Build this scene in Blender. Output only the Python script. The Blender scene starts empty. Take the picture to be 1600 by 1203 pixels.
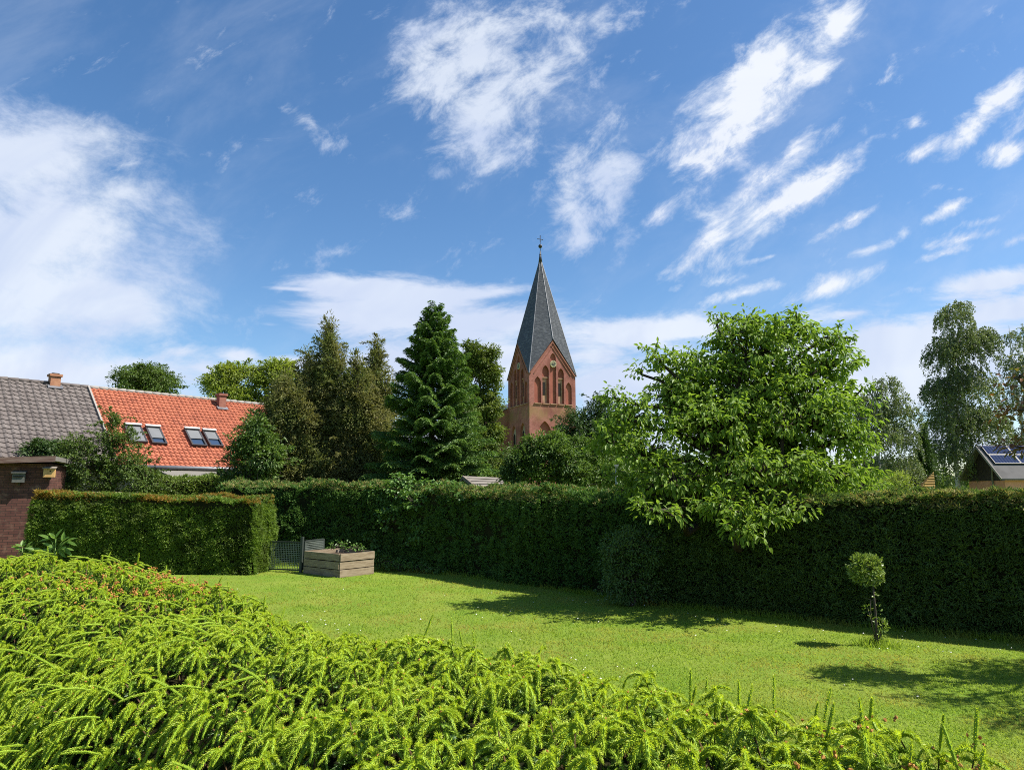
import bpy, bmesh, math, random
import numpy as np
from mathutils import Vector
R = math.radians
SC = bpy.context.scene
COL = SC.collection

# ------------------------------------------------------------------ camera, sky, sun, exposure
CAM_H = 2.2
PITCH = math.atan(166.5 / 1067.0)
cam_data = bpy.data.cameras.new('camera')
cam_data.sensor_width = 36.0
cam_data.lens = 24.0
cam_data.clip_start = 0.05
cam_data.clip_end = 3000.0
camera = bpy.data.objects.new('camera', cam_data)
COL.objects.link(camera)
camera.location = (0, 0, CAM_H)
camera.rotation_euler = (R(90) + PITCH, 0, 0)
SC.camera = camera

SUN_EL = R(54)
SUN_AZ = (0.99, -0.10)                       # horizontal direction towards the sun (x, y)
_n = math.hypot(*SUN_AZ)
SUN_DIR = Vector((SUN_AZ[0] / _n * math.cos(SUN_EL), SUN_AZ[1] / _n * math.cos(SUN_EL), math.sin(SUN_EL)))
sun_data = bpy.data.lights.new('sun', 'SUN')
sun_data.energy = 4.5
sun_data.angle = R(0.5)
sun_data.color = (1.0, 0.95, 0.86)
sun = bpy.data.objects.new('sun', sun_data)
COL.objects.link(sun)
sun.rotation_euler = (-SUN_DIR).to_track_quat('-Z', 'Y').to_euler()

SC.view_settings.view_transform = 'Standard'
SC.view_settings.look = 'None'
SC.view_settings.gamma = 1.0
SC.view_settings.exposure = 1.15
SC.cycles.use_denoising = False
SC.cycles.filter_width = 1.0
SC.cycles.max_bounces = 7
SC.cycles.diffuse_bounces = 3
SC.cycles.glossy_bounces = 2
SC.cycles.transmission_bounces = 4
SC.cycles.transparent_max_bounces = 8

F = 1067.0
def ray(px, py):                              # direction in the world of a point of the 1600 x 1203 picture
    xc, yc = (px - 800.0) / F, -(py - 601.5) / F
    return Vector((xc, math.cos(PITCH) - yc * math.sin(PITCH), math.sin(PITCH) + yc * math.cos(PITCH)))
def at(px, py, Y):
    d = ray(px, py)
    return Vector((d.x / d.y * Y, Y, CAM_H + d.z / d.y * Y))
def at_z(px, py, z):
    d = ray(px, py)
    k = (z - CAM_H) / d.z
    return Vector((d.x * k, d.y * k, z))

# ---- world: physical sky with procedural cloud cover laid out by direction
world = bpy.data.worlds.new('World')
SC.world = world
world.use_nodes = True
world.cycles.sampling_method = 'MANUAL'
world.cycles.sample_map_resolution = 512
wt = world.node_tree
wt.nodes.clear()
def wn(kind, **kw):
    n = wt.nodes.new(kind)
    for k, v in kw.items():
        setattr(n, k, v)
    return n
def wm(op, a, b=None, c=None, clamp=False):
    n = wn('ShaderNodeMath', operation=op, use_clamp=clamp)
    for i, v in enumerate((a, b, c)):
        if v is None: continue
        if isinstance(v, (int, float)): n.inputs[i].default_value = v
        else: wt.links.new(v, n.inputs[i])
    return n.outputs[0]
sky = wn('ShaderNodeTexSky', sky_type='NISHITA', sun_disc=False)
sky.sun_elevation = SUN_EL
sky.sun_rotation = math.atan2(SUN_DIR.x, SUN_DIR.y)
sky.altitude = 50
sky.air_density = 1.0
sky.dust_density = 0.5
sky.ozone_density = 2.5
hsv = wn('ShaderNodeHueSaturation')
hsv.inputs['Hue'].default_value = 0.5
hsv.inputs['Saturation'].default_value = 1.2
wt.links.new(sky.outputs[0], hsv.inputs['Color'])
tc = wn('ShaderNodeTexCoord')
sep = wn('ShaderNodeSeparateXYZ')
wt.links.new(tc.outputs['Generated'], sep.inputs[0])
yy = wm('MAXIMUM', sep.outputs[1], 0.04)
U, V = wm('DIVIDE', sep.outputs[0], yy), wm('DIVIDE', sep.outputs[2], yy)
uv = wn('ShaderNodeCombineXYZ')
wt.links.new(U, uv.inputs[0]); wt.links.new(V, uv.inputs[1]); uv.inputs[2].default_value = 1.0
def cloud_noise(sx, sy, ang, detail, rough, dist, off=0.0, lac=2.1):
    mp = wn('ShaderNodeMapping', vector_type='TEXTURE')
    mp.inputs['Rotation'].default_value = (0, 0, R(ang))
    mp.inputs['Scale'].default_value = (1.0 / sx, 1.0 / sy, 1)
    mp.inputs['Location'].default_value = (off, off * .7, 0)
    wt.links.new(uv.outputs[0], mp.inputs['Vector'])
    nz = wn('ShaderNodeTexNoise', noise_dimensions='2D')
    nz.inputs['Scale'].default_value = 1.0
    nz.inputs['Detail'].default_value = detail
    nz.inputs['Roughness'].default_value = rough
    nz.inputs['Lacunarity'].default_value = lac
    nz.inputs['Distortion'].default_value = dist
    wt.links.new(mp.outputs[0], nz.inputs['Vector'])
    return nz.outputs['Fac']
def cloud_mask(blobs):
    acc = None
    for px, py, rx, ry, ang, amp in blobs:
        d = ray(px, py)
        u0, v0, k = d.x / d.y, d.z / d.y, 1.9 / F / d.y
        c, s_ = math.cos(R(ang)), math.sin(R(ang))
        ab = []
        for ex, ey, r in ((c, s_, rx * k), (-s_, c, ry * k)):
            n = wn('ShaderNodeVectorMath', operation='DOT_PRODUCT')
            wt.links.new(uv.outputs[0], n.inputs[0])
            n.inputs[1].default_value = (ex / r, ey / r, -(ex * u0 + ey * v0) / r)
            ab.append(n.outputs['Value'])
        q = wm('SQRT', wm('MULTIPLY_ADD', ab[0], ab[0], wm('MULTIPLY', ab[1], ab[1])))
        v = wm('MULTIPLY_ADD', q, -amp, amp)
        acc = v if acc is None else wm('SMOOTH_MAX', acc, v, 0.25)
    return wm('MAXIMUM', acc, 0.0)
def smooth(v, lo, hi, to=1.0):
    m = wn('ShaderNodeMapRange', interpolation_type='SMOOTHSTEP')
    wt.links.new(v, m.inputs[0])
    m.inputs[1].default_value = lo; m.inputs[2].default_value = hi
    m.inputs[3].default_value = 0.0; m.inputs[4].default_value = to
    return m.outputs[0]
def layer(blobs, noise, k, lo, hi, to):
    m = cloud_mask(blobs)
    return smooth(wm('ADD', m, wm('MULTIPLY', wm('SUBTRACT', noise, 0.5), k)), lo, hi, to)
CL_SOFT = [(-10, 250, 170, 80, -6, 1), (90, 215, 110, 45, -12, .8), (10, 370, 240, 110, -5, 1), (190, 300, 110, 32, -8, .75), (230, 285, 75, 22, -10, .5),
           (-20, 480, 260, 110, 0, 1), (150, 460, 130, 60, -25, .95), (190, 490, 120, 26, 0, .8), (20, 570, 240, 45, 0, .95), (210, 560, 120, 17, 0, .6),
           (320, 360, 45, 22, -20, .4), (310, 448, 85, 15, -18, .5), (120, 370, 120, 60, -15, .8)]
CL_MID = [(735, 95, 95, 75, 20, 1), (755, 165, 70, 85, -20, 1), (690, 60, 75, 35, -25, .8), (850, 110, 120, 34, 40, .85), (745, 225, 35, 30, 0, .7),
          (830, 20, 75, 45, 50, .75), (935, 40, 60, 55, 60, .55), (815, 240, 75, 28, 25, .55), (900, 160, 55, 40, 45, .5), (920, 205, 60, 35, 0, .45),
          (780, 10, 110, 35, 0, .6), (930, 275, 58, 48, 30, 1), (915, 330, 48, 38, 0, .9), (895, 375, 52, 26, 15, .75), (968, 380, 22, 44, -30, .62), (950, 415, 14, 20, -30, .45),
          (485, 192, 62, 18, -38, .62), (445, 170, 22, 14, -20, .45), (662, 340, 40, 12, -8, .45), (692, 268, 20, 11, 0, .5), (760, 310, 20, 9, 0, .3), (425, 420, 16, 8, 0, .42), (520, 395, 25, 9, 10, .35), (1020, 240, 60, 18, 40, .4)]
CL_STREAK = [(1175, 150, 125, 48, 50, 1.15), (1225, 85, 45, 32, 55, 1), (1120, 235, 70, 32, 45, .85), (1090, 275, 30, 42, 20, .55), (1060, 225, 40, 15, 40, .5), (1160, 75, 30, 12, 20, .4), (1220, 320, 150, 24, 32, .95), (1205, 275, 85, 20, 36, .8), (1120, 375, 48, 24, 40, .85),
             (1240, 235, 40, 14, 45, .6), (1310, 45, 70, 26, 55, .75), (1290, 10, 40, 20, 60, .5), (1285, 108, 48, 18, 40, .62), (1345, 255, 45, 14, 30, .55), (1430, 238, 48, 15, 28, .72), (1432, 192, 24, 11, 10, .6), (1520, 195, 62, 20, 40, .8), (1580, 150, 62, 22, 38, .8), (1590, 195, 40, 22, 45, .7), (1575, 235, 42, 17, 20, .8),
             (1330, 345, 60, 9, 25, .68), (1365, 388, 50, 8, 18, .7), (1412, 366, 18, 8, 28, .6), (1490, 322, 48, 9, 28, .7), (1510, 372, 75, 9, 10, .6), (1478, 396, 50, 7, 18, .6), (1590, 375, 36, 9, 24, .6), (1500, 296, 28, 7, -5, .5), (1300, 447, 75, 13, 22, .72), (1350, 425, 36, 8, 20, .55), (1165, 457, 60, 9, 16, .62), (1125, 440, 30, 7, 10, .45), (1200, 402, 26, 4, 14, .45),
             (1030, 330, 40, 14, 45, .6), (1060, 300, 50, 10, 40, .5), (1390, 462, 40, 8, 20, .5), (1430, 452, 16, 8, 0, .55), (1060, 450, 30, 10, 30, .4), (1540, 345, 30, 6, 15, .4)]
CL_LOW = [(1300, 545, 170, 34, 4, .9), (1180, 585, 130, 36, 0, .85), (1430, 590, 170, 40, 0, .9), (560, 450, 90, 20, -4, 1), (650, 470, 110, 30, -8, 1), (770, 458, 90, 12, 6, .75), (600, 500, 120, 34, 0, .9), (720, 505, 140, 32, 0, .95), (470, 452, 40, 4, -3, .8), (720, 560, 200, 40, 0, .9), (1000, 520, 130, 26, 4, .95), (940, 555, 90, 30, 0, .8),
          (960, 605, 110, 34, 0, 1), (1080, 560, 90, 40, 0, .7), (1330, 490, 80, 16, 10, .65), (1290, 480, 60, 12, 14, .55), (1450, 545, 180, 42, 10, 1), (1560, 440, 80, 20, 12, .85), (1590, 480, 90, 34, 10, .85), (1560, 560, 150, 60, 0, .8), (1400, 610, 200, 50, 0, .85),
          (376, 557, 38, 12, -5, .75), (455, 568, 44, 14, 0, .8), (420, 508, 24, 6, -4, .5), (150, 590, 320, 26, 0, .85), (285, 600, 50, 9, 0, .5), (560, 600, 250, 24, 0, .55), (800, 690, 1100, 32, 0, .8), (1200, 620, 160, 45, 0, .8), (420, 640, 500, 26, 0, .45), (280, 552, 40, 14, 0, .5)]
nA = cloud_noise(9.5, 19.0, 38, 8, .64, .2, 3.1)
nB = cloud_noise(10.5, 15.0, 40, 8, .655, .2, 1.7)
nC = cloud_noise(5.5, 19.0, 3, 8, .64, .3, 5.3)
nD = cloud_noise(6.0, 11.0, -16, 8, .66, .15, 8.2)
thin = cloud_noise(2.6, 5.2, 36, 6, .6, .25, 11.0)
aA = layer(CL_STREAK, nA, 1.65, .20, .84, .96)
aB = layer(CL_MID, nB, 1.8, .20, .96, .84)
aC = layer(CL_LOW, nC, 1.15, .20, .68, .95)
aD = layer(CL_SOFT, nD, 1.05, .20, .84, .9)
veil = smooth(thin, .42, .80, .14)
inv = None
for a in (aA, aB, aC, aD, veil):
    o = wm('SUBTRACT', 1.0, a)
    inv = o if inv is None else wm('MULTIPLY', inv, o)
front = smooth(sep.outputs[1], .04, .12)
above = smooth(sep.outputs[2], -.02, .0)
behind = wm('MULTIPLY', smooth(cloud_noise(.8, 1.3, 20, 3, .6, .3, 7.0), .5, .7, .35), wm('SUBTRACT', 1.0, front))
alpha = wm('ADD', wm('MULTIPLY', wm('MULTIPLY', wm('SUBTRACT', 1.0, inv), front), above), wm('MULTIPLY', behind, above))
# cloud body: bright sunlit white to pale grey blue where the cloud is thick or low
body = smooth(cloud_noise(3.2, 5.5, 20, 4, .55, .4, 2.4), .32, .68)
ccol = wn('ShaderNodeMix', data_type='RGBA')
wt.links.new(body, ccol.inputs[0])
ccol.inputs[6].default_value = (.30, .34, .43, 1)
ccol.inputs[7].default_value = (.38, .41, .46, 1)
ccol2 = wn('ShaderNodeMix', data_type='RGBA')
wt.links.new(wm('MULTIPLY', smooth(aA, .6, .97), .75), ccol2.inputs[0])
wt.links.new(ccol.outputs[2], ccol2.inputs[6])
ccol2.inputs[7].default_value = (.43, .445, .47, 1)
bg_sky = wn('ShaderNodeBackground')
bg_sky.inputs['Strength'].default_value = 0.074
wt.links.new(hsv.outputs[0], bg_sky.inputs['Color'])
bg_cl = wn('ShaderNodeBackground')
bg_cl.inputs['Strength'].default_value = 1.0
wt.links.new(ccol2.outputs[2], bg_cl.inputs['Color'])
mx = wn('ShaderNodeMixShader')
wt.links.new(alpha, mx.inputs[0])
wt.links.new(bg_sky.outputs[0], mx.inputs[1])
wt.links.new(bg_cl.outputs[0], mx.inputs[2])
wo = wn('ShaderNodeOutputWorld')
wt.links.new(mx.outputs[0], wo.inputs['Surface'])

# ------------------------------------------------------------------ helpers: objects
def tag(o, label=None, cat=None, group=None, kind=None):
    if label: o['label'] = label
    if cat: o['category'] = cat
    if group: o['group'] = group
    if kind: o['kind'] = kind
    return o
def empty(name, loc, label, cat, group=None):
    o = bpy.data.objects.new(name, None)
    COL.objects.link(o)
    o.location = loc
    o.empty_display_size = 0.2
    return tag(o, label, cat, group)
def origin_of(o):
    v = Vector((0, 0, 0))
    while o is not None:
        v = v + o.location
        o = o.parent
    return v
def mesh_np(name, blocks, mats, parent=None, smooth=False, loc=None):
    """blocks: list of (verts (N,3), faces (M,k), material index); one mesh object, world coordinates in"""
    off = np.array(origin_of(parent) if parent is not None else (loc if loc is not None else (0, 0, 0)), dtype=np.float64)
    vs, loops, starts, totals, mi = [], [], [], [], []
    nv = nl = 0
    for b in blocks:
        v = np.asarray(b[0], dtype=np.float64).reshape(-1, 3)
        f = np.asarray(b[1], dtype=np.int64)
        m = b[2] if len(b) > 2 else 0
        if len(f) == 0: continue
        vs.append(v - off)
        k = f.shape[1]
        loops.append((f + nv).ravel())
        starts.append(nl + np.arange(len(f)) * k)
        totals.append(np.full(len(f), k))
        mi.append(np.full(len(f), m) if np.isscalar(m) else np.asarray(m))
        nv += len(v); nl += f.size
    me = bpy.data.meshes.new(name)
    vs = np.concatenate(vs); loops = np.concatenate(loops); starts = np.concatenate(starts); mi = np.concatenate(mi)
    me.vertices.add(len(vs)); me.vertices.foreach_set('co', vs.astype(np.float32).ravel())
    me.loops.add(len(loops)); me.loops.foreach_set('vertex_index', loops.astype(np.int32))
    me.polygons.add(len(starts)); me.polygons.foreach_set('loop_start', starts.astype(np.int32))
    me.polygons.foreach_set('loop_total', np.concatenate(totals).astype(np.int32))
    me.polygons.foreach_set('material_index', mi.astype(np.int32))
    me.polygons.foreach_set('use_smooth', np.full(len(starts), bool(smooth)))
    for m in (mats if isinstance(mats, (list, tuple)) else [mats]):
        me.materials.append(m)
    me.update(calc_edges=True)
    o = bpy.data.objects.new(name, me)
    COL.objects.link(o)
    if parent is not None: o.parent = parent
    elif loc is not None: o.location = loc
    return o

class MB:
    """collects polygons of any size, builds ONE mesh"""
    def __init__(s): s.v, s.f, s.m = [], [], []
    def add(s, verts, faces, m=0):
        n = len(s.v)
        s.v += [tuple(p) for p in verts]
        for f in faces: s.f.append(tuple(i + n for i in f)); s.m.append(m)
        return s
    def box(s, c, ax, ay, az, m=0):
        """box centred at c with half-extent vectors"""
        c, ax, ay, az = Vector(c), Vector(ax), Vector(ay), Vector(az)
        p = [c + ax * i + ay * j + az * k for k in (-1, 1) for j in (-1, 1) for i in (-1, 1)]
        return s.add(p, [(0, 2, 3, 1), (4, 5, 7, 6), (0, 1, 5, 4), (2, 6, 7, 3), (0, 4, 6, 2), (1, 3, 7, 5)], m)
    def tube(s, pts, rad, n=7, m=0, cap=True):
        pts = [Vector(p) for p in pts]
        if isinstance(rad, (int, float)): rad = [rad] * len(pts)
        base = len(s.v)
        for i, p in enumerate(pts):
            t = (pts[min(i + 1, len(pts) - 1)] - pts[max(i - 1, 0)]).normalized()
            a = t.cross(Vector((0.31, 0.17, 0.93)) if abs(t.z) < .9 else Vector((1, 0.1, 0))).normalized()
            b = t.cross(a)
            for k in range(n):
                th = 2 * math.pi * k / n
                s.v.append(tuple(p + (a * math.cos(th) + b * math.sin(th)) * rad[i]))
        for i in range(len(pts) - 1):
            for k in range(n):
                k2 = (k + 1) % n
                s.f.append((base + i * n + k, base + i * n + k2, base + (i + 1) * n + k2, base + (i + 1) * n + k)); s.m.append(m)
        if cap:
            s.f.append(tuple(base + k for k in reversed(range(n)))); s.m.append(m)
            s.f.append(tuple(base + (len(pts) - 1) * n + k for k in range(n))); s.m.append(m)
        return s
    def sphere(s, c, r, nu=8, nv=5, m=0, sz=1.0):
        c = Vector(c)
        base = len(s.v)
        s.v.append(tuple(c + Vector((0, 0, -r * sz))))
        for j in range(1, nv):
            a = math.pi * j / nv
            for i in range(nu):
                th = 2 * math.pi * i / nu
                s.v.append(tuple(c + Vector((math.sin(a) * math.cos(th) * r, math.sin(a) * math.sin(th) * r, -math.cos(a) * r * sz))))
        s.v.append(tuple(c + Vector((0, 0, r * sz))))
        top = len(s.v) - 1
        for i in range(nu):
            i2 = (i + 1) % nu
            s.f.append((base, base + 1 + i2, base + 1 + i)); s.m.append(m)
            for j in range(nv - 2):
                q = base + 1 + j * nu
                s.f.append((q + i, q + i2, q + nu + i2, q + nu + i)); s.m.append(m)
            q = base + 1 + (nv - 2) * nu
            s.f.append((q + i, q + i2, top)); s.m.append(m)
        return s
    def build(s, name, mats, parent=None, loc=None, smooth=False):
        off = origin_of(parent) if parent is not None else (Vector(loc) if loc is not None else Vector((0, 0, 0)))
        me = bpy.data.meshes.new(name)
        me.from_pydata([tuple(Vector(p) - off) for p in s.v], [], s.f)
        for mt in (mats if isinstance(mats, (list, tuple)) else [mats]): me.materials.append(mt)
        me.polygons.foreach_set('material_index', s.m)
        me.polygons.foreach_set('use_smooth', [smooth] * len(s.f))
        me.update()
        o = bpy.data.objects.new(name, me)
        COL.objects.link(o)
        if parent is not None: o.parent = parent
        elif loc is not None: o.location = loc
        return o

# ------------------------------------------------------------------ helpers: materials
def new_mat(name):
    m = bpy.data.materials.new(name)
    m.use_nodes = True
    nt = m.node_tree
    return m, nt, nt.nodes['Principled BSDF'], nt.nodes['Material Output']
def N(nt, kind, ins=None, **kw):
    n = nt.nodes.new(kind)
    for k, v in kw.items(): setattr(n, k, v)
    for k, v in (ins or {}).items():
        if hasattr(v, 'links') and hasattr(v, 'node'): nt.links.new(v, n.inputs[k])
        else: n.inputs[k].default_value = v
    return n
def c4(c): return (c[0], c[1], c[2], 1)
def mixc(nt, fac, a, b, mode='MIX'):
    n = nt.nodes.new('ShaderNodeMix'); n.data_type = 'RGBA'; n.blend_type = mode
    for i, v in ((0, fac), (6, a), (7, b)):
        if hasattr(v, 'links') and hasattr(v, 'node'): nt.links.new(v, n.inputs[i])
        elif i == 0: n.inputs[0].default_value = v
        else: n.inputs[i].default_value = c4(v)
    return n.outputs[2]
def ramp(nt, fac, lo, hi, a=0.0, b=1.0):
    n = N(nt, 'ShaderNodeMapRange', {0: fac, 1: lo, 2: hi, 3: a, 4: b}, interpolation_type='SMOOTHSTEP')
    return n.outputs[0]
def noise(nt, scale, detail=4, rough=.6, coord='Object', stretch=None, dist=0.0):
    tc = nt.nodes.new('ShaderNodeTexCoord')
    src = tc.outputs[coord]
    if stretch:
        src = N(nt, 'ShaderNodeMapping', {'Vector': src, 'Scale': stretch}).outputs[0]
    return N(nt, 'ShaderNodeTexNoise', {'Vector': src, 'Scale': scale, 'Detail': detail, 'Roughness': rough, 'Distortion': dist}).outputs['Fac']
def leaf_mat(name, c1, c2, trans=.35, rough=.55, spec=.25, patch=None, patch_scale=1.2, tmul=(1.25, 1.25, .7)):
    """leaf colour varies from leaf to leaf and from bough to bough; light passes through the leaf"""
    m, nt, bs, out = new_mat(name)
    geo = nt.nodes.new('ShaderNodeNewGeometry')
    col = mixc(nt, geo.outputs['Random Per Island'], c1, c2)
    if patch:
        col = mixc(nt, ramp(nt, noise(nt, patch_scale, 2), .42, .68), col, patch)
    nt.links.new(col, bs.inputs['Base Color'])
    bs.inputs['Roughness'].default_value = rough
    bs.inputs['Specular IOR Level'].default_value = spec
    tr = nt.nodes.new('ShaderNodeBsdfTranslucent')
    nt.links.new(mixc(nt, 1.0, col, tmul, 'MULTIPLY'), tr.inputs['Color'])
    mx = N(nt, 'ShaderNodeMixShader', {0: trans, 1: bs.outputs[0], 2: tr.outputs[0]})
    nt.links.new(mx.outputs[0], out.inputs['Surface'])
    return m
def plain(name, c, rough=.7, spec=.3, var=None, scale=6, metal=0.0, stretch=None, bump=0.0, lo=.35, hi=.7, detail=5):
    m, nt, bs, out = new_mat(name)
    bs.inputs['Roughness'].default_value = rough
    bs.inputs['Specular IOR Level'].default_value = spec
    bs.inputs['Metallic'].default_value = metal
    if var:
        nz = noise(nt, scale, detail, stretch=stretch)
        nt.links.new(mixc(nt, ramp(nt, nz, lo, hi), c, var), bs.inputs['Base Color'])
        if bump:
            b = N(nt, 'ShaderNodeBump', {'Strength': bump, 'Distance': .02, 'Height': nz})
            nt.links.new(b.outputs[0], bs.inputs['Normal'])
    else:
        bs.inputs['Base Color'].default_value = c4(c)
    return m

M = {}
M['bark'] = plain('bark', (.055, .043, .032), .9, .2, (.11, .09, .07), 14, stretch=(1, 1, .2), bump=.6)
M['bark_dark'] = plain('bark_dark', (.03, .023, .018), .9, .2, (.06, .045, .035), 14, stretch=(1, 1, .2), bump=.6)
M['bark_birch'] = plain('bark_birch', (.5, .48, .44), .8, .2, (.08, .07, .06), 7, stretch=(1, 1, .7), lo=.55, hi=.65)
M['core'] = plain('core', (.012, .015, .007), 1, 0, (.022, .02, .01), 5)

# ------------------------------------------------------------------ helpers: foliage in numpy
RNG = np.random.default_rng(11)
def unit(a): return a / np.maximum(np.linalg.norm(a, axis=-1, keepdims=True), 1e-9)
def rnd(n): return unit(RNG.normal(size=(n, 3)))
_W = [(np.random.default_rng(s).normal(size=3), np.random.default_rng(s + 99).uniform(0, 6.28)) for s in range(9)]
def wob(p, f):
    """cheap smooth noise, about -1..1"""
    r = 0
    for i, (k, ph) in enumerate(_W):
        r = r + np.sin(p @ (k * f * (1 + .22 * i)) + ph) / (1 + .22 * i)
    return r / 2.6
def leaves(P, A, Nn, L, W, fold=.18, droop=.12, six=False):
    """one leaf per row: base point, axis, face normal, length, width"""
    A = unit(A)
    S = unit(np.cross(A, Nn)); Nn = np.cross(S, A)
    n = len(P)
    L = np.broadcast_to(np.asarray(L, float), (n,))[:, None]; W = np.broadcast_to(np.asarray(W, float), (n,))[:, None]
    i = np.arange(n)[:, None]
    if not six:
        v = np.stack([P, P + A * L * .48 + S * W * .5 + Nn * W * fold, P + A * L - Nn * L * droop, P + A * L * .48 - S * W * .5 + Nn * W * fold], 1)
        return v.reshape(-1, 3), i * 4 + np.array([[0, 1, 2, 3]])
    q = lambda t, s: P + A * L * t + S * W * .5 * s - Nn * L * droop * t * t + Nn * W * fold * abs(s)
    v = np.stack([P, q(.3, .95), q(.68, .8), q(1, 0), q(.68, -.8), q(.3, -.95)], 1)
    f = np.concatenate([i * 6 + np.array([[0, 1, 2, 3]]), i * 6 + np.array([[0, 3, 4, 5]])])
    return v.reshape(-1, 3), f
def fans(P, A, Nn, L, W, k=3, spread=.7):
    """flat sprays of k leaflets, as on thuja and yew"""
    n = len(P)
    A = unit(A); S = unit(np.cross(A, Nn)); Nn = np.cross(S, A)
    out, fo, c = [], [], 0
    for j in range(k):
        a = ((j - (k - 1) / 2) * spread) + RNG.normal(0, .12, n)
        ax = A * np.cos(a)[:, None] + S * np.sin(a)[:, None]
        v, f = leaves(P + A * (RNG.uniform(0, .3, n) * L)[:, None], ax, Nn + .3 * rnd(n), L * RNG.uniform(.7, 1.15, n), W * RNG.uniform(.8, 1.2, n))
        out.append(v); fo.append(f + c); c += len(v)
    return np.concatenate(out), np.concatenate(fo)
UP = np.array([0., 0., 1.])

def lobe_px(px, py, Y, rx, rz, ry=None):
    """an ellipsoid of foliage: centre seen at (px, py) at distance Y, radii given in picture points there"""
    c = at(px, py, Y); k = Y / F
    return (np.array(c), np.array((rx * k, (ry if ry is not None else min(rx, rz * 1.3) * k), rz * k)))

def branch(mb, p0, p1, r0, r1, n=4, sag=0.0, wig=.06, sides=5):
    p0, p1 = np.array(p0, float), np.array(p1, float)
    L = np.linalg.norm(p1 - p0)
    pts, rad = [], []
    for i in range(n + 1):
        t = i / n
        p = p0 + (p1 - p0) * t + UP * sag * L * 4 * t * (1 - t)
        if 0 < i < n: p = p + RNG.normal(0, wig * L / n, 3)
        pts.append(p); rad.append(r0 + (r1 - r0) * t)
    mb.tube(pts, rad, sides, cap=False)
    return pts

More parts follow.
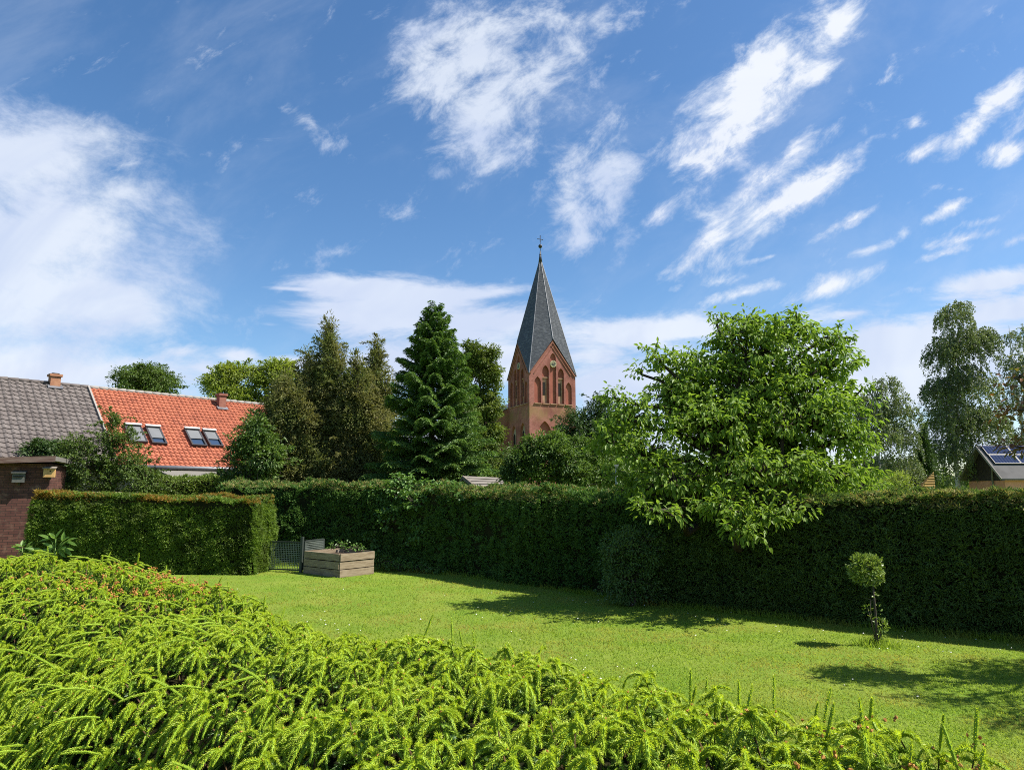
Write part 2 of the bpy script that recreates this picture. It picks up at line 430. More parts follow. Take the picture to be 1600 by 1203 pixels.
def broad_tree(name, base, lobes, mat, label, cat='tree', clumps=300, per=40, clump_r=.35, leaf=(.1, .05), six=False, hang=.25, shell=.3,
               trunk_r=.16, bark='bark', group=None, fork=.45, fill=.12, multi=1, twigs=1.0, up=.35, squash=.75, sprays=0, spray_len=.6):
    """trunk, limbs to every lobe, twigs to the clumps, leaves round the twigs"""
    base = np.array(base, float)
    vol = np.array([np.prod(r) ** .75 for _, r in lobes]); vol = vol / vol.sum()
    cents = sum(c * w for (c, _), w in zip(lobes, vol))
    root = empty(name, Vector(base), label, cat, group)
    mb = MB()
    top = max(c[2] for c, _ in lobes)
    axis = [base + (np.array([cents[0], cents[1], top]) - base) * t for t in (0, .25, .5, .75, .95)]
    for s in range(multi):
        o = RNG.normal(0, trunk_r * 1.1, 3) * (1, 1, 0) if multi > 1 else np.zeros(3)
        pts = [base + (a - base) * (.68 if multi > 1 else 1) + o * (1 + i * .6) + RNG.normal(0, .04, 3) * (0 if i == 0 else 1) * np.linalg.norm(axis[4] - base) * .3 for i, a in enumerate(axis)]
        mb.tube(pts, [trunk_r * f / multi ** .4 for f in (1.15, .85, .62, .4, .15)], 8, cap=False)
    nsum = np.maximum(1, np.round(vol * clumps)).astype(int)
    P, CN, CD = [], [], []
    for (c, r), k in zip(lobes, nsum):
        f = np.clip((c[2] - base[2]) / (top - base[2]) * .62 + RNG.normal(0, .06), .12, .9)
        st = base + (np.array([cents[0], cents[1], top]) - base) * f * np.array([1, 1, 1])
        rl = trunk_r * (1 - f) * .6 + .012
        branch(mb, st, c, rl, rl * .35, 5, .05, .25, 6)
        d = rnd(k); d[:, 2] = np.where(d[:, 2] < -.45, -d[:, 2], d[:, 2])
        u = RNG.uniform(0, 1, k) ** shell
        p = c + d * r * u[:, None] * (1 + .22 * wob(d * 1.0 + c, 2.2))[:, None]
        for q in p[: int(k * twigs)]:
            branch(mb, c + (q - c) * .15, q, max(rl * .3, .006), .004, 3, .06, .2, 4)
        P.append(p); CD.append(d)
    P = np.concatenate(P); D = np.concatenate(CD)
    n = len(P)
    cr = clump_r * RNG.uniform(.55, 1.25, n)
    idx = np.repeat(np.arange(n), np.maximum(3, (per * RNG.uniform(.5, 1.4, n)).astype(int)))
    off = rnd(len(idx)) * (RNG.uniform(0, 1, len(idx)) ** .45)[:, None] * cr[idx][:, None]
    off[:, 2] *= squash
    pos = P[idx] + off
    ax = unit(off) * .7 + D[idx] * .5 + rnd(len(idx)) * .55 - UP * hang
    nn = UP * (up + .6) + D[idx] * .45 + rnd(len(idx)) * .6
    L = leaf[0] * RNG.uniform(.6, 1.25, len(idx)); W = leaf[1] * RNG.uniform(.75, 1.2, len(idx))
    blocks = []
    v, f = leaves(pos, ax, nn, L, W, .2, .18, six)
    blocks.append((v, f, 0))
    if sprays:                                                  # leafy twigs that reach out of the crown
        w = RNG.choice(len(lobes), sprays, p=vol)
        cc = np.array([c for c, _ in lobes])[w]; rr = np.array([r for _, r in lobes])[w]
        d = rnd(sprays); d[:, 2] = np.where(d[:, 2] < -.3, -d[:, 2], d[:, 2])
        s0 = cc + d * rr * .82
        s1d = unit(d * (1, 1, .8) + rnd(sprays) * .35 + UP * .35)
        sL = spray_len * RNG.uniform(.5, 1.3, sprays)
        m_ = max(6, int(per * .75))
        tt = RNG.uniform(.15, 1, (sprays, m_))
        q = s0[:, None] + s1d[:, None] * (sL[:, None] * tt)[:, :, None] - UP * (sL[:, None] * .42 * tt ** 2)[:, :, None]
        for a_, b_, l_ in zip(s0, s1d, sL):
            mb.tube([a_, a_ + b_ * l_ * .5 - UP * .105 * l_, a_ + b_ * l_ - UP * .42 * l_], [.007, .005, .002], 4, cap=False)
        q = q.reshape(-1, 3); ax2 = np.repeat(s1d, m_, 0)
        k_ = len(q)
        v, f = leaves(q, ax2 * .5 + rnd(k_) * .8 - UP * hang, UP * (up + .6) + rnd(k_) * .7, leaf[0] * RNG.uniform(.6, 1.2, k_), leaf[1] * RNG.uniform(.75, 1.2, k_), .2, .18, six)
        blocks.append((v, f, 0))
    if fill:
        k = int(len(idx) * fill)
        w = RNG.choice(len(lobes), k, p=vol)
        cc = np.array([c for c, _ in lobes])[w]; rr = np.array([r for _, r in lobes])[w]
        pp = cc + rnd(k) * rr * (RNG.uniform(0, 1, k) ** .5 * .8)[:, None]
        v, f = leaves(pp, rnd(k) - UP * hang, UP + rnd(k) * .8, leaf[0] * RNG.uniform(.8, 1.3, k), leaf[1] * 1.3, .1, .1, six)
        blocks.append((v, f, 0))
    mb.build('trunk', M[bark], root, smooth=True)
    mesh_np('crown', blocks, mat, root)
    return root

def hedge(name, path, thick, mat, label, dens=1200, spray=(.05, .016), k=3, bump=.05, tips=None, side=1, cat='hedge', droop=0.0, top_tip=.0, ends=(True, True), back=.35, group=None, soft=.12):
    """clipped hedge along path [(x, y, height)], front on the side facing the camera"""
    path = [np.array(p, float) for p in path]
    root = empty(name, Vector((path[0][0], path[0][1], 0)), label, cat, group)
    core = MB()
    Ps, Ns, Hs = [], [], []
    fr0 = None
    for i, (a, b) in enumerate(zip(path[:-1], path[1:])):
        d = (b - a) * (1, 1, 0); L = np.linalg.norm(d); d = d / L
        n = np.array([d[1], -d[0], 0.]) * side
        def put(m, s_, t_, z_, nrm):
            Ps.append(np.stack([a[0] + d[0] * L * s_ - n[0] * t_, a[1] + d[1] * L * s_ - n[1] * t_, z_], 1)); Ns.append(nrm); Hs.append(a[2] + (b[2] - a[2]) * s_)
        hm = (a[2] + b[2]) / 2
        m = int(L * hm * dens); s_ = RNG.uniform(0, 1, m); h = a[2] + (b[2] - a[2]) * s_
        z_ = RNG.uniform(.0, 1, m) * h
        put(m, s_, np.abs(RNG.normal(0, .05, m)), z_, np.tile(n, (m, 1)))
        m = int(L * hm * dens * back); s_ = RNG.uniform(0, 1, m); h = a[2] + (b[2] - a[2]) * s_
        put(m, s_, np.full(m, thick), RNG.uniform(.3, 1, m) * h, np.tile(-n, (m, 1)))
        m = int(L * thick * dens * 1.1); s_ = RNG.uniform(0, 1, m); h = a[2] + (b[2] - a[2]) * s_
        put(m, s_, RNG.uniform(0, thick, m), h - np.abs(RNG.normal(0, .04, m)), np.tile(UP, (m, 1)))
        for e, (q, on) in enumerate(((a, i == 0 and ends[0]), (b, i == len(path) - 2 and ends[1]))):
            if on:
                m = int(thick * q[2] * dens)
                put(m, np.full(m, float(e)), RNG.uniform(0, thick, m), RNG.uniform(0, q[2], m), np.tile(d * (1 if e else -1), (m, 1)))
        g = .10
        sa, sb = (g / L if i == 0 and ends[0] else -.02), (1 - g / L if i == len(path) - 2 and ends[1] else 1.02)
        q = [a + d * L * s2 - n * t2 for s2, t2 in ((sa, g), (sb, g), (sb, thick - g), (sa, thick - g))]
        hs = [a[2] + (b[2] - a[2]) * s2 - g for s2 in (sa, sb, sb, sa)]
        core.add([(p[0], p[1], 0) for p in q] + [(p[0], p[1], z) for p, z in zip(q, hs)],
                 [(0, 1, 5, 4), (1, 2, 6, 5), (2, 3, 7, 6), (3, 0, 4, 7), (4, 5, 6, 7)])
    P = np.concatenate(Ps); Nn = np.concatenate(Ns); H = np.concatenate(Hs)
    # round the top edges and let the clipped face swell a little
    lift = wob(P, 2.3) * bump + wob(P, 7.0) * bump * .45
    edge = np.clip((P[:, 2] - (H - soft)) / soft, 0, 1)
    P = P + Nn * lift[:, None]
    side_f = (np.abs(Nn[:, 2]) < .5)
    P = P - Nn * (edge ** 2 * soft * .55 * side_f)[:, None]
    P[:, 2] += wob(P * (1, 1, 0), 3.1) * bump * .8 * np.clip(P[:, 2] / np.maximum(H, .1), 0, 1)
    P[:, 2] = np.maximum(P[:, 2], .02)
    n = len(P)
    A = Nn * .75 + rnd(n) * .55 + UP * (.25 - droop)
    nn = UP * .5 + Nn * .5 + rnd(n) * .5
    L = spray[0] * RNG.uniform(.65, 1.35, n); W = spray[1] * np.ones(n)
    v, f = fans(P, A, nn, L, W, k)
    mi = np.zeros(n, int)
    if tips is not None:
        hot = (P[:, 2] > H - tips[1]) & (RNG.uniform(0, 1, n) < tips[2] * np.clip(.5 + wob(P, 1.1), 0, 1))
        mi[hot] = 1
    mats = [mat] + ([tips[0]] if tips is not None else [])
    core.build('core', M['core'], root)
    mesh_np('foliage', [(v, f, np.tile(mi, k))], mats, root)
    return root

# ------------------------------------------------------------------ ground and lawn
gm, nt, bs, out = new_mat('lawn_ground')
n1 = noise(nt, .9, 5, .6); n2 = noise(nt, 14, 5, .7); n3 = noise(nt, 120, 3, .6)
col = mixc(nt, ramp(nt, n1, .35, .65), (.15, .25, .024), (.22, .285, .04))
col = mixc(nt, ramp(nt, n2, .5, .72, 0, .6), col, (.22, .19, .05))
col = mixc(nt, ramp(nt, n3, .4, .7, 0, .7), col, (.05, .085, .012))
nt.links.new(col, bs.inputs['Base Color'])
bs.inputs['Roughness'].default_value = .9; bs.inputs['Specular IOR Level'].default_value = .1
nt.links.new(N(nt, 'ShaderNodeBump', {'Strength': .7, 'Distance': .03, 'Height': n3}).outputs[0], bs.inputs['Normal'])
g = MB().add([(-900, -200, 0), (900, -200, 0), (900, 1600, 0), (-900, 1600, 0)], [(0, 1, 2, 3)]).build('ground', gm)
tag(g, 'sunlit green garden lawn between the clipped hedges', kind='structure')

HEDGE_FEET = [(330, 880), (432, 883), (500, 883), (590, 886), (720, 899), (900, 925), (1035, 945), (1300, 972), (1600, 1003), (2350, 1078)]
hp = [at_z(px, py, 0) for px, py in HEDGE_FEET]
BACK_EDGE = [(-420, 862), (-120, 862), (0, 866), (140, 880), (300, 896), (400, 912), (540, 948), (700, 975), (860, 1000), (1000, 1030), (1200, 1070), (1400, 1108), (1560, 1152), (1800, 1215)]
ZT = 1.55
be = [at_z(px, py, ZT) for px, py in BACK_EDGE]

# grass blades, denser towards the viewer
def in_front_of_hedge(x, y, m=0.0):
    ok = np.ones_like(x, bool)
    for a, b in zip(hp[:-1], hp[1:]):
        s = (x >= a.x) & (x < b.x)
        yy = a.y + (b.y - a.y) * (x - a.x) / (b.x - a.x)
        ok &= ~(s & (y > yy - m))
    return ok & (x > -9.5) & (x < hp[-1].x)
def beyond_spruce(x, y):
    ok = np.zeros_like(x, bool)
    for a, b in zip(be[:-1], be[1:]):
        s = (x >= a.x) & (x < b.x)
        yy = a.y + (b.y - a.y) * (x - a.x) / (b.x - a.x)
        ok |= s & (y > yy + .15)
    return ok | (x > be[-1].x)
def lawn_points(n, near=1.9, far=22.5, p=1.55):
    u = RNG.uniform(0, 1, n)
    k = 1 - p
    y = (near ** k + u * (far ** k - near ** k)) ** (1 / k)
    x = RNG.uniform(-.80, .98, n) * (y + .6)
    ok = in_front_of_hedge(x, y, -.05) & beyond_spruce(x, y)
    return x[ok], y[ok]
x, y = lawn_points(700000)
n = len(x)
P = np.stack([x, y, np.zeros(n)], 1)
h = RNG.uniform(.010, .026, n) * (1 + .45 * wob(P, 1.3)) * (1 + y / 40)
lean = RNG.normal(0, .85, (n, 3)) * (1, 1, 0)
w = .0022 + .00042 * y
S = unit(np.stack([RNG.normal(size=n), RNG.normal(size=n) * .6, np.zeros(n)], 1)) * w[:, None]
tip = P + UP * h[:, None] + lean * h[:, None]
v = np.stack([P - S, P + S, tip], 1).reshape(-1, 3)
# longer ragged tufts where the mower does not reach: the hedge foot and around the small tree and bed
k = 15000
sg_ = RNG.integers(0, len(hp) - 1, k); t_ = RNG.uniform(0, 1, k)
hx = np.array([q.x for q in hp]); hy = np.array([q.y for q in hp])
Pt_ = np.stack([hx[sg_] + (hx[sg_ + 1] - hx[sg_]) * t_, hy[sg_] + (hy[sg_ + 1] - hy[sg_]) * t_ - np.abs(RNG.normal(0, .16, k)), np.zeros(k)], 1)
sb_ = at_z(1370, 1009, 0)
Pt2 = np.array((sb_.x, sb_.y, 0)) + RNG.normal(0, .13, (500, 3)) * (1, 1, 0)
Pt_ = np.concatenate([Pt_, Pt2]); k = len(Pt_)
Pt_ = Pt_[RNG.uniform(0, 1, k) < np.clip(.55 + .8 * wob(Pt_, 1.9), .05, 1)]; k = len(Pt_)
S_ = unit(np.stack([RNG.normal(size=k), RNG.normal(size=k) * .6, np.zeros(k)], 1)) * (.003 + .0003 * Pt_[:, 1])[:, None]
h_ = RNG.uniform(.05, .15, k)
v = np.concatenate([v, np.stack([Pt_ - S_, Pt_ + S_, Pt_ + UP * h_[:, None] + RNG.normal(0, .4, (k, 3)) * (1, 1, 0) * h_[:, None]], 1).reshape(-1, 3)])
n = len(v) // 3
f = np.arange(3 * n).reshape(-1, 3)
M['grass'] = leaf_mat('grass', (.18, .28, .024), (.305, .395, .06), .55, .6, .1, patch=(.33, .315, .07), patch_scale=.8)
grass = mesh_np('grass', [(v, f, 0)], M['grass'])
tag(grass, 'short mown grass covering the sunny lawn', 'grass', kind='stuff')

# daisies and clover heads scattered in the lawn
x, y = lawn_points(1900, 2.6, 16, 1.2)
P = np.stack([x, y, np.zeros(len(x))], 1)
keep = (wob(P, .55) + .5 * wob(P, 1.7) > .3)
P = P[keep]
n = len(P)
cz = RNG.uniform(.03, .055, n); r = RNG.uniform(.008, .013, n)
ang = np.arange(6) * math.pi / 3
ring = np.stack([np.cos(ang), np.sin(ang), np.zeros(6)], 1)
tilt = RNG.normal(0, .25, (n, 2))
v = P[:, None, :] + ring[None] * r[:, None, None]
v[:, :, 2] += cz[:, None] + (ring[None, :, 0] * tilt[:, None, 0] + ring[None, :, 1] * tilt[:, None, 1]) * r[:, None]
c = P + UP * (cz + .005)[:, None]
v = np.concatenate([v, c[:, None]], 1).reshape(-1, 3)
i = np.arange(n)[:, None] * 7
f = np.concatenate([i + np.array([[k, (k + 1) % 6, 6]]) for k in range(6)])
M['petal'] = plain('petal', (.75, .74, .66), .6, .2)
tag(mesh_np('daisies', [(v, f, 0)], M['petal']), 'tiny white daisies dotted across the lawn', 'flowers', kind='stuff')

# ------------------------------------------------------------------ building materials
M['slate'] = plain('slate', (.052, .056, .064), .5, .45, (.125, .13, .14), 2.6, stretch=(1, 1, 2.2), lo=.4, hi=.75, bump=.3)
bm_, nt, bs, out = new_mat('church_brick')
tc = nt.nodes.new('ShaderNodeTexCoord')
sepb = N(nt, 'ShaderNodeSeparateXYZ', {0: tc.outputs['Object']})
sm = N(nt, 'ShaderNodeMath', {0: sepb.outputs[0], 1: sepb.outputs[1]}, operation='ADD')
cmb = N(nt, 'ShaderNodeCombineXYZ', {0: sm.outputs[0], 1: sepb.outputs[2]})
br = N(nt, 'ShaderNodeTexBrick', {'Vector': cmb.outputs[0], 'Color1': (.24, .066, .056, 1), 'Color2': (.33, .10, .086, 1), 'Mortar': (.32, .21, .17, 1), 'Scale': 1.0,
                                  'Mortar Size': .012, 'Brick Width': .28, 'Row Height': .092, 'Bias': -.1})
nb = noise(nt, .55, 6, .65)
col = mixc(nt, ramp(nt, nb, .38, .68, 0, .8), br.outputs[0], (.15, .055, .042))
band = N(nt, 'ShaderNodeMath', {0: ramp(nt, sepb.outputs[2], 10.4, 12.0), 1: ramp(nt, sepb.outputs[2], 12.2, 13.6, 1, 0)}, operation='MULTIPLY')
bn = N(nt, 'ShaderNodeMath', {0: band.outputs[0], 1: ramp(nt, noise(nt, .8, 5, .6, stretch=(1, 1, .5)), .3, .62)}, operation='MULTIPLY')
bn2 = N(nt, 'ShaderNodeMath', {0: bn.outputs[0], 1: .6}, operation='MULTIPLY')
col = mixc(nt, bn2.outputs[0], col, (.215, .15, .06))      # lichen grown over the belt of the tower
nt.links.new(col, bs.inputs['Base Color'])
bs.inputs['Roughness'].default_value = .9; bs.inputs['Specular IOR Level'].default_value = .15
M['church_brick'] = bm_
M['niche_brick'] = plain('niche_brick', (.235, .078, .058), .9, .15, (.29, .10, .07), 1.2)
M['pale_stone'] = plain('pale_stone', (.30, .25, .19), .85, .2, (.20, .15, .11), 2)
M['stone_red'] = plain('stone_red', (.34, .21, .14), .85, .2, (.24, .13, .08), 2)
M['dark'] = plain('dark', (.012, .010, .009), .8, .2)
M['iron'] = plain('iron', (.012, .012, .013), .5, .4)
M['clock_pale'] = plain('clock_pale', (.42, .36, .22), .6, .3)
M['clock_dark'] = plain('clock_dark', (.03, .045, .035), .6, .3)
M['mortar'] = plain('mortar', (.25, .23, .21), .9, .2)
M['tile_orange'] = plain('tile_orange', (.345, .115, .066), .85, .12, (.20, .065, .042), 2.2, lo=.38, hi=.8, detail=9)
M['tile_grey'] = plain('tile_grey', (.098, .083, .077), .85, .15, (.155, .135, .125), 2.4, lo=.35, hi=.75)
M['plaster'] = plain('plaster', (.42, .37, .29), .9, .2, (.34, .29, .22), 2)
M['zinc'] = plain('zinc', (.16, .165, .18), .45, .5, (.11, .11, .12), 3, metal=.3)
M['fibre'] = plain('fibre', (.17, .158, .14), .85, .2, (.15, .14, .12), 2.2)
M['shutter'] = plain('shutter', (.135, .14, .145), .6, .3, (.115, .12, .125), 2)
M['frame_dark'] = plain('frame_dark', (.03, .028, .03), .5, .4)
M['alu'] = plain('alu', (.36, .35, .33), .4, .5)
M['chim_brick'] = plain('chim_brick', (.26, .12, .07), .9, .2, (.36, .19, .11), 5, stretch=(1, 1, 3))
M['chim_red'] = plain('chim_red', (.19, .075, .055), .9, .2, (.27, .12, .085), 5, stretch=(1, 1, 3))
gl, nt, bs, out = new_mat('window_glass')
bs.inputs['Base Color'].default_value = (.03, .05, .09, 1); bs.inputs['Roughness'].default_value = .06; bs.inputs['Specular IOR Level'].default_value = .9
M['glass'] = gl

def tile_roof(name, o, u, s, length, slope, tw, th, amp, step, mat, parent, drop=None):
    """pantile roof: o = foot corner, u along the eave, s up the slope; wavy rows that overlap like real tiles"""
    u, s = np.array(u, float), np.array(s, float)
    nrm = unit(np.cross(u, s)); nrm = nrm if nrm[2] > 0 else -nrm
    rows = int(round(slope / th)); cols = int(round(length / tw)); sub = 6
    tt = np.arange(cols * sub + 1) / sub * tw * (length / (cols * tw))
    ph = (np.arange(cols * sub + 1) % sub) / sub
    wave = amp * (np.cos(ph * 2 * math.pi) * .7 + np.cos(ph * 4 * math.pi + .8) * .3)
    th2 = slope / rows
    vs, fs, c = [], [], 0
    for r in range(rows):
        jit = RNG.normal(0, .004, cols * sub + 1)
        lo = np.array(o) + u * tt[:, None] + s * (r * th2) + nrm * (wave + step + jit)[:, None]
        hi = np.array(o) + u * tt[:, None] + s * ((r + 1) * th2) + nrm * (wave + .003)[:, None]
        ft = lo - nrm * step * .9
        m = len(tt); a = np.arange(m - 1)
        vs += [ft, lo, hi]
        fs.append(np.stack([c + a, c + a + 1, c + m + a + 1, c + m + a], 1))
        fs.append(np.stack([c + m + a, c + m + a + 1, c + 2 * m + a + 1, c + 2 * m + a], 1))
        c += 3 * m
    return mesh_np(name, [(np.concatenate(vs), np.concatenate(fs), 0)], mat, parent)

# ------------------------------------------------------------------ two joined houses on the left
eA, eB = at(245, 726.5, 27.7), at(362, 729.2, 30.0)
ZE = (eA.z + eB.z) / 2
hu = Vector((eB.x - eA.x, eB.y - eA.y, 0)).normalized()
hw = Vector((-hu.y, hu.x, 0))                                   # away from the viewer
RUN = 4.4
E0 = Vector((eA.x, eA.y, ZE))
rp = at(300, 621.3, 1.0)
def line_hit(px, zoff, wof):
    """distance t along the house where picture column px meets the line at depth wof"""
    d = ray(px, 640); k = d.x / d.y
    b = E0 + hw * wof
    return (k * b.y - b.x) / (hu.x - k * hu.y)
t_mid = line_hit(134, 0, RUN); t_end = line_hit(403, 0, RUN)
b = E0 + hw * RUN + hu * ((t_mid + t_end) / 2)
pxm = 800 + F * b.x / (b.y * math.cos(PITCH))
ZR = 0.0
for px, py in ((134, 604), (200, 611.5), (300, 621.5), (400, 632)):
    t = line_hit(px, 0, RUN); q = E0 + hw * RUN + hu * t
    ZR += at(px, py, q.y).z / 4
RISE = ZR - ZE
sl = Vector((hw.x * RUN, hw.y * RUN, RISE)); SLOPE = sl.length; sl = sl / SLOPE
rn = hu.cross(sl).normalized()
if rn.z < 0: rn = -rn
def roof_pt(px, py):
    d = ray(px, py); o = Vector((0, 0, CAM_H))
    k = (E0 - o).dot(rn) / d.dot(rn)
    p = o + d * k - E0
    return p.dot(hu), p.dot(sl)
def on_roof(t, s, h=0.0): return E0 + hu * t + sl * s + rn * h
def house(name, label, t0, t1, tile, tw, th, gable_right):
    h = empty(name, (E0 + hu * ((t0 + t1) / 2) + hw * RUN) * 1.0 - Vector((0, 0, ZE)), label, 'house', 'houses joined in one row')
    w = MB()
    f0, f1 = E0 + hu * t0 + hw * .35, E0 + hu * t1 + hw * .35
    bk = hw * (RUN * 2 - .7)
    z = lambda p, q: Vector((p.x, p.y, q))
    zt = ZE + .08
    a = [z(f0, 0), z(f1, 0), z(f1 + bk, 0), z(f0 + bk, 0), z(f0, zt), z(f1, zt), z(f1 + bk, zt), z(f0 + bk, zt)]
    m0, m1 = z(f0 + bk / 2, ZR - .15), z(f1 + bk / 2, ZR - .15)
    w.add(a + [m0, m1], [(0, 1, 5, 4), (1, 2, 6, 9, 5), (2, 3, 7, 6), (3, 0, 4, 8, 7)])
    w.build('wall', M['plaster'], h)
    e = .25 if gable_right else 0
    rf = tile_roof('roof', E0 + hu * t0 - sl * .12, hu, sl, t1 - t0 + e, SLOPE + .12, tw, th, .034, .034, M[tile], h)
    back_sl = Vector((-hw.x * RUN, -hw.y * RUN, RISE)).normalized()
    bo = E0 + hw * 2 * RUN + hu * t0
    rb = MB().add([bo, bo + hu * (t1 - t0 + e), bo + hu * (t1 - t0 + e) + back_sl * SLOPE, bo + back_sl * SLOPE], [(0, 1, 2, 3)]).build('rear_roof', M[tile], h)
    return h, rf
gray_house, gray_roof = house('tiled_house', 'house with grey concrete tiled roof and yellow brick chimney, at the left edge', t_mid - 14, t_mid, 'tile_grey', .26, .30, False)
red_house, red_roof = house('tiled_house', 'house with bright orange tiled roof, four roof windows and a red chimney', t_mid, t_end, 'tile_orange', .205, .245, True)
def ridge(h, t0, t1, mat, nm='ridge_cap'):
    mb = MB()
    n = int((t1 - t0) / .36)
    for i in range(n):
        a = t0 + (t1 - t0) * i / n; b_ = t0 + (t1 - t0) * (i + 1.08) / n
        p, q = on_roof(a, SLOPE, .0), on_roof(min(b_, t1 + .02), SLOPE, .0)
        mb.tube([p + Vector((0, 0, .0)), q + Vector((0, 0, .012))], [.085, .095], 10)
    mb.build(nm, mat, h, smooth=True)
ridge(gray_house, t_mid - 14, t_mid, M['tile_grey'])
ridge(red_house, t_mid, t_end + .25, M['mortar'])
vb = MB()
vb.box(on_roof(t_mid, SLOPE / 2, .05), hu * .035, sl * (SLOPE / 2), rn * .05)
vb.build('verge_board', M['mortar'], red_house)
gb = MB().tube([E0 + hu * t_mid - hw * .12 + Vector((0, 0, -.10)), E0 + hu * (t_end + .2) - hw * .12 + Vector((0, 0, -.10))], .085, 10).build('gutter', M['zinc'], red_house, smooth=True)
MB().tube([E0 + hu * (t_mid - 14) - hw * .12 + Vector((0, 0, -.10)), E0 + hu * (t_mid - .06) - hw * .12 + Vector((0, 0, -.10))], .085, 10).build('gutter', M['zinc'], gray_house, smooth=True)
def chimney(px, py_top, py_foot, wpx, s_pos, mat, roof):
    t, _ = roof_pt(px, py_foot)
    p = on_roof(t, s_pos, 0)
    w = wpx * p.y / F / 2 * .95
    z1 = at(px, py_top, p.y).z
    mb = MB()
    c = Vector((p.x, p.y, (p.z - .5 + z1 - .12) / 2))
    mb.box(c, hu * w, hw * w, Vector((0, 0, (z1 - .12 - p.z + .5) / 2)))
    mb.box(Vector((p.x, p.y, z1 - .07)), hu * (w + .05), hw * (w + .05), Vector((0, 0, .05)))
    mb.box(Vector((p.x, p.y, z1 - .005)), hu * (w * .7), hw * (w * .7), Vector((0, 0, .035)), 1)
    mb.build('chimney', [mat, M['dark']], roof)
    MB().box(on_roof(t, s_pos - w * 1.2, .06), hu * (w + .09), sl * .12, rn * .02).build('flashing', M['zinc'], roof)
chimney(84.5, 584.5, 603, 14.5, SLOPE - .12, M['chim_brick'], gray_roof)
chimney(347.5, 615, 640, 11.5, SLOPE - .62, M['chim_red'], red_roof)
# four roof windows with outside roller shutters
SKY = [((191, 665), (222, 669), (230, 694.5), (200, 693), 1.0), ((224, 668), (252, 671), (260, 697), (234, 695), .70),
       ((286, 671), (313.6, 675), (321.7, 699.5), (295, 698.5), .60), ((314, 674), (339, 677), (347, 700), (324, 699.5), .56)]
for TL, TR, BR_, BL, closed in SKY:
    q = [roof_pt(*p) for p in (TL, TR, BR_, BL)]
    t0 = (q[0][0] + q[3][0]) / 2; t1 = (q[1][0] + q[2][0]) / 2
    s1 = (q[0][1] + q[1][1]) / 2; s0 = (q[2][1] + q[3][1]) / 2
    t0 += .04; t1 -= .04
    fr = MB()
    fw, fh = .07, .07
    fr.box(on_roof(t0 + fw / 2, (s0 + s1) / 2, fh), hu * fw / 2, sl * ((s1 - s0) / 2), rn * fh)
    fr.box(on_roof(t1 - fw / 2, (s0 + s1) / 2, fh), hu * fw / 2, sl * ((s1 - s0) / 2), rn * fh)
    fr.box(on_roof((t0 + t1) / 2, s0 + fw / 2, fh - .004), hu * ((t1 - t0) / 2 - fw), sl * fw / 2, rn * fh)
    fr.box(on_roof((t0 + t1) / 2, s1 - fw, fh + .03), hu * ((t1 - t0) / 2 - fw), sl * fw, rn * (fh + .03))
    win = fr.build('roof_window', M['frame_dark'], red_house)
    MB().box(on_roof((t0 + t1) / 2, (s0 + s1) / 2, .06), hu * ((t1 - t0) / 2 - fw), sl * ((s1 - s0) / 2 - fw), rn * .012).build('pane', M['glass'], win)
    ln = (s1 - s0 - .2) * closed
    sh = MB().box(on_roof((t0 + t1) / 2, s1 - .13 - ln / 2, .115), hu * ((t1 - t0) / 2 - fw - .004), sl * (ln / 2), rn * .012)
    sh.build('shutter', M['shutter'], win)
    MB().box(on_roof((t0 + t1) / 2, s1 - .06, .2), hu * ((t1 - t0) / 2 + .01), sl * .065, rn * .012).build('shutter_box', M['alu'], win)
# lean-to canopy under the gutter
c0, c1 = E0 + hu * .0 - hw * .05, E0 + hu * (t_end + .2) - hw * .05
cp = MB()
zc = ZE - .20
pts = [Vector((c0.x, c0.y, zc)), Vector((c1.x, c1.y, zc)), Vector((c1.x, c1.y, zc - .30)) - hw * 1.6, Vector((c0.x, c0.y, zc - .30)) - hw * 1.6]
cp.add(pts + [p - Vector((0, 0, .07)) for p in pts], [(3, 2, 1, 0), (4, 5, 6, 7), (3, 7, 6, 2), (0, 4, 7, 3), (2, 6, 5, 1)])
cp.build('canopy_roof', M['fibre'], red_house)
for k in np.linspace(.04, .96, 5):
    cb = MB()
    p = pts[3].lerp(pts[2], k) + hw * .1
    cb.box(Vector((p.x, p.y, (zc - .38) / 2)), hu * .05, hw * .05, Vector((0, 0, (zc - .38) / 2)))
    cb.build('canopy_post', M['bark'], red_house)

# ------------------------------------------------------------------ brown shed with two nest boxes
sn = Vector((.40, -.917, 0)); st = Vector((.917, .40, 0))
sc = at(81, 716, 21.5)
shed = empty('garden_shed', Vector((sc.x, sc.y, 0)), 'dark red brown shed with coursed walls and flat roof at the left edge', 'shed')
M['shed_wood'] = plain('shed_wood', (.085, .034, .026), .8, .25)
nt = M['shed_wood'].node_tree; bs = nt.nodes['Principled BSDF']
tc = nt.nodes.new('ShaderNodeTexCoord')
sx_ = N(nt, 'ShaderNodeSeparateXYZ', {0: tc.outputs['Object']})
cx2 = N(nt, 'ShaderNodeCombineXYZ', {0: sx_.outputs[0], 1: sx_.outputs[2]})
bk = N(nt, 'ShaderNodeTexBrick', {'Vector': cx2.outputs[0], 'Color1': (.072, .028, .024, 1), 'Color2': (.125, .052, .040, 1), 'Mortar': (.035, .022, .018, 1), 'Scale': 1.0, 'Mortar Size': .008, 'Brick Width': .24, 'Row Height': .077})
nt.links.new(mixc(nt, ramp(nt, noise(nt, 5, 6, .7), .5, .75, 0, .7), bk.outputs[0], (.19, .115, .085)), bs.inputs['Base Color'])
M['fascia'] = plain('fascia', (.10, .055, .045), .8, .25, (.17, .12, .10), 3, stretch=(1, 1, 8))
M['old_wood'] = plain('old_wood', (.22, .19, .155), .85, .2, (.13, .11, .085), 4, stretch=(1, 1, 6))
